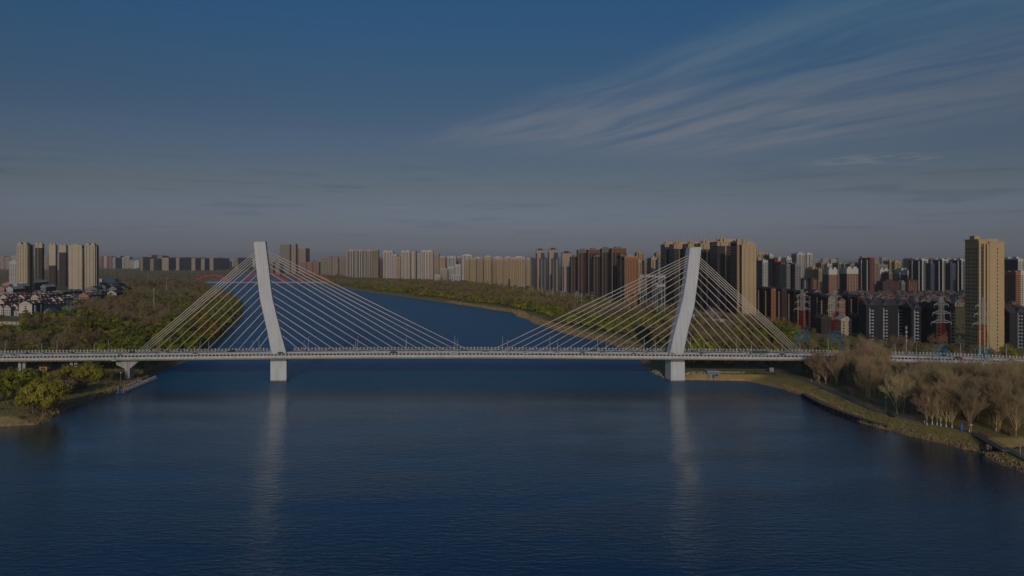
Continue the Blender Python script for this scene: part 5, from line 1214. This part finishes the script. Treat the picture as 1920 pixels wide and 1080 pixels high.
# ---------------------------------------------------------------- trees
def leaf_mat(name, c, rnd=.3): return mat(name, c, .75, .22, .25, rnd=rnd, sub=.18, spec=.15)
M_bark = mat('tree_bark', (.16, .12, .085), .9, .2, 1.5); M_bark2 = mat('pale_poplar_bark', (.37, .275, .14), .9, .15, 1.2, rnd=.18)
M_bark3 = mat('straw_twigs', (.50, .37, .205), .9, .2, .6, rnd=.32)
M_lime = mat('limewash', (.70, .68, .64), .9, .1, 2)
M_leafg = leaf_mat('spring_leaves', (0.345, 0.333, 0.034)); M_leafo = leaf_mat('olive_buds', (0.356, 0.282, 0.086)); M_leafd = leaf_mat('deep_green_leaves', (0.23, 0.247, 0.034))
M_leafr = leaf_mat('reddish_brown_buds', (0.287, 0.19, 0.098)); M_leafw = leaf_mat('willow_leaves', (0.391, 0.38, 0.052), .18)
def quads_mesh(name, P, U, V, m):
    n = len(P); v = np.empty((n, 4, 3)); v[:, 0] = P-U-V; v[:, 1] = P+U-V; v[:, 2] = P+U+V; v[:, 3] = P-U+V
    me = bpy.data.meshes.new(name); me.vertices.add(4*n); me.vertices.foreach_set('co', v.ravel())
    me.loops.add(4*n); me.loops.foreach_set('vertex_index', np.arange(4*n, dtype=np.int32))
    me.polygons.add(n); me.polygons.foreach_set('loop_start', np.arange(0, 4*n, 4, dtype=np.int32))
    try: me.polygons.foreach_set('loop_total', np.full(n, 4, dtype=np.int32))
    except Exception: pass
    me.materials.append(m); me.update(); me.validate(); return me
def tubes_mesh(name, segs, m, n=3):
    S = np.array(segs, float); p0 = S[:, 0:3]; p1 = S[:, 3:6]; r0 = S[:, 6:7]; r1 = S[:, 7:8]
    d = p1-p0; d /= np.maximum(np.linalg.norm(d, axis=1, keepdims=True), 1e-6)
    ref = np.where(np.abs(d[:, 2:3]) > .9, [[1., 0, 0]], [[0, 0, 1.]]); a = np.cross(d, ref); a /= np.linalg.norm(a, axis=1, keepdims=True); b = np.cross(d, a)
    k = len(S); v = np.empty((k, 2*n, 3))
    for i in range(n):
        t = 2*math.pi*i/n; w = a*math.cos(t)+b*math.sin(t); v[:, i] = p0+w*r0; v[:, n+i] = p1+w*r1
    f = np.array([[i, (i+1) % n, n+(i+1) % n, n+i] for i in range(n)], dtype=np.int32)
    idx = (f[None]+(np.arange(k, dtype=np.int32)*2*n)[:, None, None]).reshape(-1)
    me = bpy.data.meshes.new(name); me.vertices.add(k*2*n); me.vertices.foreach_set('co', v.ravel())
    nl = k*n*4; me.loops.add(nl); me.loops.foreach_set('vertex_index', idx); me.polygons.add(k*n); me.polygons.foreach_set('loop_start', np.arange(0, nl, 4, dtype=np.int32))
    me.materials.append(m); me.update(); me.validate(); return me
def leafy(seed, h, r, m, nleaf, leaf, droop=0.0, low=.22, bark=None, ncl=34):
    """trunk and crown meshes of a leafy tree: leaves gathered in clumps through an uneven crown"""
    g = np.random.default_rng(seed); cz = h*(.5+low*.5); rz = h*(1-low)*.52
    cl = []
    lob = g.uniform(.72, 1.15, 9)
    while len(cl) < ncl:
        p = g.normal(size=3); p /= np.linalg.norm(p); q = g.random()**.42
        ang = (math.atan2(p[1], p[0])+math.pi)/(2*math.pi)*9; s = np.interp(ang, np.arange(10), np.append(lob, lob[0]))
        c = np.array([p[0]*r*s*q, p[1]*r*s*q, cz+p[2]*rz*q*g.uniform(.85, 1.1)])
        if c[2] < h*low*.8: continue
        cl.append(c)
    cl = np.array(cl); n = nleaf//ncl; rad = r*g.uniform(.20, .36, ncl)
    d = g.normal(size=(ncl, n, 3)); d /= np.linalg.norm(d, axis=2, keepdims=True); d *= (g.random((ncl, n, 1))**.5)
    if ncl > 80: rad = rad*.62
    P = cl[:, None]+d*rad[:, None, None]*np.array([1.1, 1.1, .8]); 
    if droop: P[:, :, 2] -= droop*(g.random((ncl, n))**2)*(np.linalg.norm(P[:, :, :2], axis=2)/r)
    P = P.reshape(-1, 3); P = P[P[:, 2] > h*.06]; k = len(P)
    O = P-np.array([0, 0, cz-rz*.3]); O /= np.maximum(np.linalg.norm(O, axis=1, keepdims=True), .1); O = O+g.normal(size=(k, 3))*.42; O /= np.linalg.norm(O, axis=1, keepdims=True)
    W = g.normal(size=(k, 3)); U = np.cross(O, W); U /= np.linalg.norm(U, axis=1, keepdims=True); V = np.cross(O, U)
    s = leaf*g.uniform(.6, 1.35, (k, 1)); U *= s; V *= s*(1.5 if droop else .8)
    crown = quads_mesh('crown', P, U, V, m)
    rt = h*.022+.04; segs = []; p = np.array([0, 0, -.4]); top = np.array([g.normal()*.3, g.normal()*.3, h*low*1.25])
    segs.append([*p, *top, rt, rt*.75])
    for c in cl[::2]:
        mid = top*.5+c*.5+np.array([0, 0, h*.03]); segs.append([*top, *mid, rt*.5, rt*.28]); segs.append([*mid, *c, rt*.28, rt*.08])
    segs.append([*top, 0, 0, cz+rz*.5, rt*.7, rt*.15])
    return tubes_mesh('trunk', segs, bark or M_bark, 5), crown
def bare(seed, h, spread, m, lv=(7, 7, 6, 4), tr=.03, low=.16, stems=1):
    g = np.random.default_rng(seed); main = []; tw = []
    def grow(p, d, L, r, lev):
        pts = [p]; n = 3 if lev < 2 else 2; q = p.copy(); dd = d.copy()
        for i in range(n):
            dd = dd+np.array([0, 0, .16])+g.normal(size=3)*.07; dd /= np.linalg.norm(dd); q2 = q+dd*L/n
            ra = r*(1-.8*i/n); rb = r*(1-.8*(i+1)/n)
            (main if lev < 2 else tw).append([*q, *q2, max(ra, tr), max(rb, tr*.75)]); q = q2; pts.append(q.copy())
        if lev >= len(lv): return
        for k in range(lv[lev]):
            u = g.uniform(.22, .98); s = u*n; i = min(int(s), n-1); b = pts[i]+(pts[i+1]-pts[i])*(s-i)
            ax = g.normal(size=3); ax -= ax.dot(dd)*dd; ax /= np.linalg.norm(ax); an = math.radians(g.uniform(16, 42)); nd = dd*math.cos(an)+ax*math.sin(an)
            grow(b, nd, L*g.uniform(.42, .66)*(1.15-.5*u), max(r*.42*(1-.5*u), tr), lev+1)
    for s in range(stems):
        o = np.array([g.normal()*1.4*(stems > 1), g.normal()*1.4*(stems > 1), -.3]); r0 = h*.0115/(stems**.3)
        lean = np.array([o[0]*.10, o[1]*.10, 1.0]); lean /= np.linalg.norm(lean)
        t = o+lean*h*low; main.append([*o, *t, r0, r0*.85])
        nb = lv[0] if stems == 1 else max(3, lv[0]//2)
        for k in range(nb):
            a = 2*math.pi*(k+g.random()*.8)/nb; an = math.radians(g.uniform(8, 40)*spread)
            grow(t.copy(), np.array([math.cos(a)*math.sin(an), math.sin(a)*math.sin(an), math.cos(an)]), h*g.uniform(.55, .78), r0*.55, 1)
        grow(t.copy(), lean, h*(1-low)*.92, r0*.7, 1)
    return tubes_mesh('trunk', main, m, 5), tubes_mesh('crown', tw, m, 3)
PROT = {
 'green': [leafy(1, 11, 4.6, M_leafg, 1500, .36), leafy(2, 9.5, 4.2, M_leafg, 1300, .36), leafy(3, 12, 4.4, M_leafd, 1500, .36)],
 'olive': [leafy(4, 12, 4.2, M_leafo, 800, .27), leafy(5, 10, 3.9, M_leafo, 700, .27), leafy(6, 11, 4.0, M_leafr, 700, .25)],
 'bare': [bare(7, 13, .85, M_bark2, (6, 6, 4, 3), .045), bare(8, 12, 1.0, M_bark2, (6, 6, 4, 3), .045)],
 'willow': [leafy(9, 17, 8.6, M_leafw, 11000, .19, 1.6, .18, None, 150), leafy(10, 14, 6.5, M_leafw, 8000, .19, 1.4, .18, None, 110), leafy(11, 12, 5.4, M_leafw, 6000, .19, 1.0, .18, None, 90)],
 'vase': [bare(12, 21, .85, M_bark3, (8, 9, 8, 5), .022, .12, 3), bare(13, 19, 1.0, M_bark3, (9, 9, 8, 5), .022, .15, 1), bare(14, 17, 1.25, M_bark3, (8, 9, 8, 5), .022, .15, 2), bare(15, 20, .75, M_bark3, (8, 9, 8, 5), .022, .17, 1)],
 'bush': [leafy(16, 4.5, 3.2, M_leafr, 1100, .17, 0, .1)],
 'vivid': [leafy(17, 11, 5.2, leaf_mat('vivid_leaves', (0.322, 0.333, 0.017), .2), 3600, .26)],
 'gold': [leafy(18, 11, 4.8, leaf_mat('golden_catkins', (.34, .23, .03), .2), 1700, .33)],
}
BASEH = {'green': (11, 9.5, 12), 'olive': (12, 10, 11), 'bare': (13, 12), 'willow': (17, 14, 12), 'vase': (21, 19, 17, 20), 'bush': (4.5,), 'vivid': (11,), 'gold': (11,)}
NAME = {'green': 'leafy_tree', 'olive': 'budding_tree', 'bare': 'bare_tree', 'willow': 'willow_tree', 'vase': 'bare_poplar', 'bush': 'shrub', 'vivid': 'leafy_tree', 'gold': 'catkin_tree'}
tr = random.Random(21)
def plant(kind, X, Y, s, label, group, v=None, lime=False, z=None):
    P = PROT[kind]; v = tr.randrange(len(P)) if v is None else v
    t = thing(NAME[kind], label, 'shrub' if kind == 'bush' else 'tree', (X, Y, tz(X, Y) if z is None else z), tr.uniform(0, 6.28), group)
    s2 = s*tr.uniform(.92, 1.1); t.scale = (s2, s2, s)
    obj('trunk', P[v][0], t); obj('crown', P[v][1], t)
    return t
# --- individual trees one can point at: left bank by the water
for (px, py, h, v, lab) in [
 (80, 784, 19, 0, 'big pale green willow leaning over the left bank shore'), (46, 781, 12, 2, 'small round willow left of the big willow at the shore'),
 (12, 752, 15.5, 1, 'broad willow at the left picture edge behind the clearing'), (-20, 757, 16, 0, 'willow cut by the left picture edge'), (50, 736, 14, 1, 'willow behind the big willow, under the bridge columns'), (24, 728, 12.5, 2, 'willow beside the twin bridge columns at far left'), (78, 730, 12.5, 2, 'willow right of the pavilion in the left bank grove'),
 (126, 717, 11.5, 1, 'rounded green willow left of the flared approach pier, left of a pair'), (166, 718, 13.5, 0, 'rounded green willow left of the flared approach pier, right of a pair'), (184, 718, 11, 2, 'small willow squeezed beside the flared approach pier'), (148, 716, 11, 2, 'low willow behind the pair near the flared pier')]:
    X, Y, z = gp_land(px, py); bh = BASEH['willow'][v]; plant('willow', X, Y, h/bh*1.0*(Y/400)**.0, lab, 'willows of the left bank', v)
for i, (px, py, s) in enumerate([(108, 742, 1.7), (122, 738, 1.8), (138, 735, 1.7), (152, 730, 1.5), (96, 735, 1.7), (112, 729, 1.6), (128, 726, 1.5)]):
    X, Y, z = gp_land(px, py); plant('bush', X, Y, s, '%s of the purple brown bare shrubs between the left bank willows' % ord_left(i, 7), 'purple brown shrubs on the left bank')
for i, (px, py, s) in enumerate([(208, 722, .5), (216, 718, .55), (199, 728, .45), (226, 712, .5)]):
    X, Y, z = gp_land(px, py); plant('bare', X, Y, s, '%s of the thin bare saplings near the jetty' % ord_left(i, 4), 'saplings near the jetty')
# --- right bank: bare poplars with limewashed feet
lime_me = MB().tube((0, 0, 0), (0, 0, 1.3), .34, .30, 8).mesh('limewash_band', M_lime)
near = [(1868, 829, 1.02, 0, 1), (1830, 824, .92, 3, 1), (1905, 836, .95, 1, 0)]
big = [(1868, 828, 22, 0, 'largest multi stemmed bare poplar with white feet at the right edge'), (1818, 822, 18, 3, 'bare poplar with white foot left of the largest one'), (1785, 813, 17, 1, 'bare poplar by the path, first of the white footed row'), (1774, 810, 16, 3, 'bare poplar, second of the white footed row along the path'), (1764, 807, 17, 1, 'bare poplar, third of the white footed row along the path'), (1757, 805, 16, 3, 'bare poplar, fourth of the white footed row along the path'), (1748, 802, 17, 1, 'bare poplar, fifth of the white footed row along the path'), (1738, 798, 16, 3, 'bare poplar, sixth of the white footed row along the path'),
 (1690, 778, 19, 2, 'spreading bare tree in the dark grove right of the boardwalk'), (1630, 745, 19, 2, 'broad bare tree above the shaded lawn by the boardwalk'), (1623, 748, 15, 1, 'slim bare tree with pale twin trunk by the red clad walker'), (1590, 722, 20, 2, 'arching bare tree left of the totem sign'), (1905, 818, 18, 1, 'bare poplar cut by the right picture edge'), (1935, 830, 20, 0, 'bare tree just leaving the picture at right')]
for px, py, h, v, lab in big:
    X, Y, z = gp_land(px, py); t = plant('vase', X, Y, h/BASEH['vase'][v], lab, 'bare poplars of the right bank', v)
    if 'white' in lab: obj('limewash_band', lime_me, t)
N_RB = 0
for i in range(600):
    px = tr.uniform(1520, 1960); py = tr.uniform(700, 818)
    lo = np.interp(px, [1440, 1520, 1600, 1700, 1800, 1960], [690, 700, 728, 772, 800, 812])
    if py > lo: continue
    X, Y, z = gp_land(px, py)
    if 1812 < px < 1860 and 690 < py < 730: continue
    if 506 < Y < 556: continue
    vv = tr.randrange(4); dens = tr.random()
    if dens > .48: continue
    sc = min(tr.uniform(.70, 1.05), max(.3, (py-(645 if px < 1655 else 684))*Y/F/20))
    if sc < .38: continue
    N_RB += 1; plant('vase', X, Y, sc, 'bare twiggy tree massed in the right bank grove behind the path', 'bare trees massed in the right bank grove', vv)
for i in range(26):
    px = tr.uniform(1492, 1660); Y = tr.uniform(470, 509); X = X_at(px, Y); py = HZ+(CH-4.3)*F/Y
    if X < xR(Y)+22: continue
    plant('vase', X, Y, min(tr.uniform(.75, 1.1), (py-640)*Y/F/20), 'bare twiggy tree rising in front of the right bridge deck', 'bare trees before the right bridge deck')
for i, (px, py, s) in enumerate([(1775, 770, 1.15), (1800, 765, 1.25), (1832, 764, 1.2), (1862, 770, 1.25), (1890, 778, 1.3), (1912, 788, 1.1), (1815, 752, 1.1), (1850, 752, 1.2), (1925, 770, 1.2)]):
    X, Y, z = gp_land(px, py); plant('vivid', X, Y, s, '%s of the vivid green trees amid the bare grove at right' % ord_left(i, 9), 'vivid green trees at right')
for i, (px, py, s) in enumerate([(1518, 703, .75), (1530, 706, .8), (1543, 709, .8), (1508, 699, .7), (1554, 713, .75), (1568, 717, .75)]):
    X, Y, z = gp_land(px, py); plant('green', X, Y, s, '%s of the dark green trees above the right lawn' % ord_left(i, 6), 'dark green trees above the lawn', 2)
for i, (px, py, s) in enumerate([(1886, 832, .5), (1897, 834, .55), (1908, 835, .5), (1915, 837, .5), (1893, 830, .5)]):
    X, Y, z = gp_land(px, py); plant('bush', X, Y, s, '%s of the low shrubs at the foot of the largest bare poplar' % ord_left(i, 5), 'low shrubs at right')
# trees just behind the right bridge end
for i in range(70):
    px = tr.uniform(1500, 1930); Y = tr.uniform(560, 690)
    if 1800 < px < 1900 and Y > 625: continue
    k = tr.choice(['bare', 'bare', 'olive', 'green']); X = X_at(px, Y)
    plant(k, X, Y, tr.uniform(.75, 1.05), {'bare': 'bare tree growing behind the right bridge end', 'olive': 'brown budding tree growing behind the right bridge end', 'green': 'green tree growing behind the right bridge end'}[k], {'bare': 'bare trees behind the right bridge end', 'olive': 'budding trees behind the right bridge end', 'green': 'green trees behind the right bridge end'}[k])
# --- woods: the nearest ones as single trees, the rest as stuff
def in_left(X, Y, px, py):
    d = xL(Y)-X
    if d < 5 or px < -60: return None
    if Y < 560 or Y > 2750: return None
    if py > 556 and px < 118 and py < 627 and not (px > 42 and py > 608 and px < 70): 
        if py < 600 or px < 46 or 603 < py < 612: return None
    if px < 232 and py < 566 and (px < 205 or py < 552): return None
    # distance to the riverside road
    for a, b in zip(LROAD, LROAD[1:]):
        mx, my = .5*(a[0]+b[0]), .5*(a[1]+b[1])
        if (X-mx)**2+(Y-my)**2 < 90: return None
    n = hash2(X*.7, Y*.7)+tr.uniform(-.35, .35)
    if d < 70 and Y < 1400: return 'green' if n > -.5 else 'gold'
    if py < 545: return 'olive' if n < .45 else 'bare'
    if n > .35: return 'green'
    if n > -.28: return 'olive'
    return 'bare'
def in_right(X, Y, px, py):
    d = X-xR(Y)
    if Y < 562 or Y > 2700 or px > 1500: return None
    dmin = 24 if 560 < Y < 640 else (30 if Y < 900 else 16)
    if Y > 900: dmin = 14+14*abs(math.sin(Y*.013))
    if d < dmin: return None
    lim = np.interp(px, [640, 740, 860, 1000, 1100, 1190, 1240, 1300, 1420, 1500], [522, 519, 530, 547, 562, 577, 590, 596, 606, 622])
    if py < lim: return None
    n = hash2(X*.8+200, Y*.6)+tr.uniform(-.4, .4)
    if d < 60 and Y < 2000: return 'green' if n > -.35 else 'olive'
    if n > .25: return 'green'
    if n > -.25: return 'olive'
    return 'bare'
woods = {}
for side, fn in (('left', in_left), ('right', in_right)):
    pts = []
    Y = 560.0
    while Y < 2750:
        sp = 7.4 if Y < 1000 else (8.8 if Y < 1700 else 11.0)
        if side == 'left': x0, x1 = max(X_at(-60, Y), xL(Y)-900), xL(Y)-4
        else: x0, x1 = xR(Y)+8, min(X_at(1500, Y), xR(Y)+900)
        X = x0+tr.uniform(0, sp)
        while X < x1:
            xx = X+tr.uniform(-2.5, 2.5); yy = Y+tr.uniform(-2.5, 2.5); z = tz(xx, yy); px = 960+xx*F/yy; py = HZ+(CH-z)*F/yy
            k = fn(xx, yy, px, py)
            if k: pts.append((yy, xx, z, k))
            X += sp*tr.uniform(.8, 1.25)
        Y += sp
    woods[side] = sorted(pts)
LAB = {('left', 'green'): 'green leafy tree in the woods behind the left cable fan', ('left', 'olive'): 'brown olive budding tree in the woods behind the left cable fan', ('left', 'bare'): 'bare tree in the woods behind the left cable fan', ('left', 'gold'): 'golden catkin tree at the left wooded shore',
       ('right', 'green'): 'green leafy tree in the right shore woods beyond the bridge', ('right', 'olive'): 'brown olive budding tree in the right shore woods beyond the bridge', ('right', 'bare'): 'bare tree in the right shore woods beyond the bridge'}
rest = {}
for side in ('left', 'right'):
    c = {}
    for (Y, X, z, k) in woods[side]:
        c[k] = c.get(k, 0)+1
        s = (tr.uniform(.5, 1.05) if tr.random() < .9 else tr.uniform(1.0, 1.35))*(1.0 if side == 'left' else .9)
        if side == 'left' and k == 'green' and xL(Y)-X < 25: s *= .85
        cap = {'green': 140, 'olive': 140, 'bare': 100, 'gold': 60}[k]
        if c[k] <= cap: plant(k, X, Y, s, LAB[(side, k)], LAB[(side, k)].replace(' tree in', ' trees in').replace(' tree at', ' trees at'), z=z)
        else: rest.setdefault((side, k), []).append((X, Y, z, s))
# farther land, up to the city
far = []
for i in range(2600):
    Y = 2750*math.exp(tr.random()*1.05); px = tr.uniform(180, 660) if tr.random() < .6 else tr.uniform(-20, 1960); X = X_at(px, Y)
    if xL(Y)-6 < X < xR(Y)+6: continue
    if px > 640 and tr.random() < .5: continue
    far.append((X, Y, 4.0, tr.uniform(.7, 1.1)))
rest[('far', 'olive')] = far
for i in range(420):    # street trees between the buildings on the right
    px = tr.uniform(1190, 1930); Y = tr.uniform(700, 1350); py = HZ+76*F/Y
    rest.setdefault(('city', 'olive'), []).append((X_at(px, Y), Y, 3.6, tr.uniform(.4, .75)))
for i in range(150):
    px = tr.uniform(-20, 235); Y = tr.uniform(1020, 1750)
    rest.setdefault(('village', 'olive'), []).append((X_at(px, Y), Y, 3.8, tr.uniform(.35, .6)))
def gn_scatter(name, pts, src_tr, src_cr, label):
    """the part of a wood that reads as one mass: trunk and crown instanced on points of one mesh"""
    me = bpy.data.meshes.new(name); me.from_pydata([p[:3] for p in pts], [], [])
    at = me.attributes.new('tree_size', 'FLOAT', 'POINT'); at.data.foreach_set('value', [p[3] for p in pts])
    o = obj(name, me); tag(o, label, None, None, 'stuff')
    ng = bpy.data.node_groups.new(name+'_nodes', 'GeometryNodeTree')
    ng.interface.new_socket('Geometry', in_out='INPUT', socket_type='NodeSocketGeometry'); ng.interface.new_socket('Geometry', in_out='OUTPUT', socket_type='NodeSocketGeometry')
    N = ng.nodes; L = ng.links; gi = N.new('NodeGroupInput'); go = N.new('NodeGroupOutput'); j = N.new('GeometryNodeJoinGeometry')
    na = N.new('GeometryNodeInputNamedAttribute'); na.data_type = 'FLOAT'; na.inputs['Name'].default_value = 'tree_size'
    rv_ = N.new('FunctionNodeRandomValue'); rv_.data_type = 'FLOAT'; rv_.inputs[3].default_value = 6.28
    cx = N.new('ShaderNodeCombineXYZ'); L.new(rv_.outputs[1], cx.inputs[2])
    for so_ in (src_tr, src_cr):
        oi = N.new('GeometryNodeObjectInfo'); oi.inputs['Object'].default_value = so_; oi.transform_space = 'ORIGINAL'; oi.inputs['As Instance'].default_value = True
        ip = N.new('GeometryNodeInstanceOnPoints'); L.new(gi.outputs[0], ip.inputs['Points']); L.new(oi.outputs['Geometry'], ip.inputs['Instance']); L.new(na.outputs[0], ip.inputs['Scale']); L.new(cx.outputs[0], ip.inputs['Rotation'])
        L.new(ip.outputs[0], j.inputs[0])
    L.new(j.outputs[0], go.inputs[0])
    md = o.modifiers.new('scatter', 'NODES'); md.node_group = ng
srcs = {}
for o in list(C.objects):
    if o.parent and o.data and o.name.split('.')[0] in ('trunk', 'crown'): srcs.setdefault(o.data.name, o)
for (side, k), pts in rest.items():
    nv_ = len(PROT[k])
    for v in range(nv_):
        sub = pts[v::nv_]
        if not sub: continue
        a, b = PROT[k][v]
        if a.name not in srcs or b.name not in srcs: continue
        gn_scatter('woodland', sub, srcs[a.name], srcs[b.name], {'left': 'dense %s woods on the left bank', 'right': 'dense %s woods on the right bank', 'far': 'far brown %s scrub before the skyline', 'city': '%s street trees among the right bank blocks', 'village': '%s trees between the village blocks'}[side] % {'green': 'green', 'olive': 'brown olive', 'bare': 'bare', 'gold': 'golden'}[k])

# reeds and rough grass along the near banks
def tufts(name, n, spots, h, m, label):
    g = np.random.default_rng(77+n); P = []; H = []
    while len(P) < n:
        q = spots(g)
        if q is None: continue
        X, Y = q; P.append((X, Y, tz(X, Y))); H.append(h*g.uniform(.4, 1.2))
    P = np.array(P); H = np.array(H)[:, None]; k = 5; P = np.repeat(P, k, 0); H = np.repeat(H, k, 0); P[:, :2] += g.normal(size=(len(P), 2))*.35
    a = g.uniform(0, 6.28, len(P)); U = np.stack([np.cos(a), np.sin(a), 0*a], 1)*(.05+.09*H); V = np.stack([g.normal(size=len(P))*.2, g.normal(size=len(P))*.2, np.ones(len(P))], 1)*H*.5
    tag(obj(name, quads_mesh(name, P+V*.9, U, V, m)), label, None, None, 'stuff')
def sp_right(g):
    Y = g.uniform(290, 500); return (xR(Y)+g.uniform(.8, 4.5), Y)
def sp_left(g):
    Y = g.uniform(352, 600); return (xL(Y)-g.uniform(.6, 5.0), Y)
def sp_lawn(g):
    Y = g.uniform(290, 490); return (xR(Y)+3+g.random()**1.2*8.5, Y)
def sp_lawn2(g):
    Y = g.uniform(352, 560); return (xL(Y)-4-g.random()*60, Y)
def sp_far(g):
    Y = g.uniform(640, 1500); return (xR(Y)+g.uniform(1, 16), Y)
M_reed = mat('dry_reeds', (.42, .31, .15), .9, .25, .8); M_grass = mat('spring_grass_blades', (.36, .30, .10), .9, .25, .5)
tufts('reeds', 1700, sp_right, .9, M_reed, 'dry reeds along the right waterline'); tufts('reeds', 1700, sp_left, .9, M_reed, 'dry reeds along the left waterline')
tufts('rough_grass', 6000, sp_lawn, .35, M_grass, 'short rough grass on the right bank lawn'); tufts('rough_grass', 5000, sp_lawn2, .35, M_grass, 'short rough grass on the left bank'); tufts('reeds', 2500, sp_far, 1.2, M_reed, 'dry grass on the far right shore')
# scattered waterside bushes
for i in range(26):
    side = i % 2; Y = tr.uniform(365, 505) if side else tr.uniform(350, 480)
    X = xL(Y)-tr.uniform(4, 30) if side else xR(Y)+tr.uniform(19, 30)
    plant('bush', X, Y, tr.uniform(.2, .45), ['low brown bush at the foot of the right bank grove', 'low brown bush scattered on the left bank grass'][side], ['low bushes on the right bank', 'low bushes on the left bank'][side])

# ---------------------------------------------------------------- air
def haze():
    mb = MB().box(-30000, 36000, -150, 38500, -60, 240); m = bpy.data.materials.new('haze_air'); m.use_nodes = True; nt = m.node_tree; nt.nodes.clear()
    out = nt.nodes.new('ShaderNodeOutputMaterial'); pv = nt.nodes.new('ShaderNodeVolumePrincipled')
    pv.inputs['Color'].default_value = (.93, .95, .99, 1); pv.inputs['Density'].default_value = HAZE; pv.inputs['Anisotropy'].default_value = 0.0
    nt.links.new(pv.outputs[0], out.inputs['Volume'])
    tag(mb.build('haze', m), 'thin bluish haze over the river and the city', None, None, 'stuff')
HAZE = 4.5e-5
if HAZE: haze()
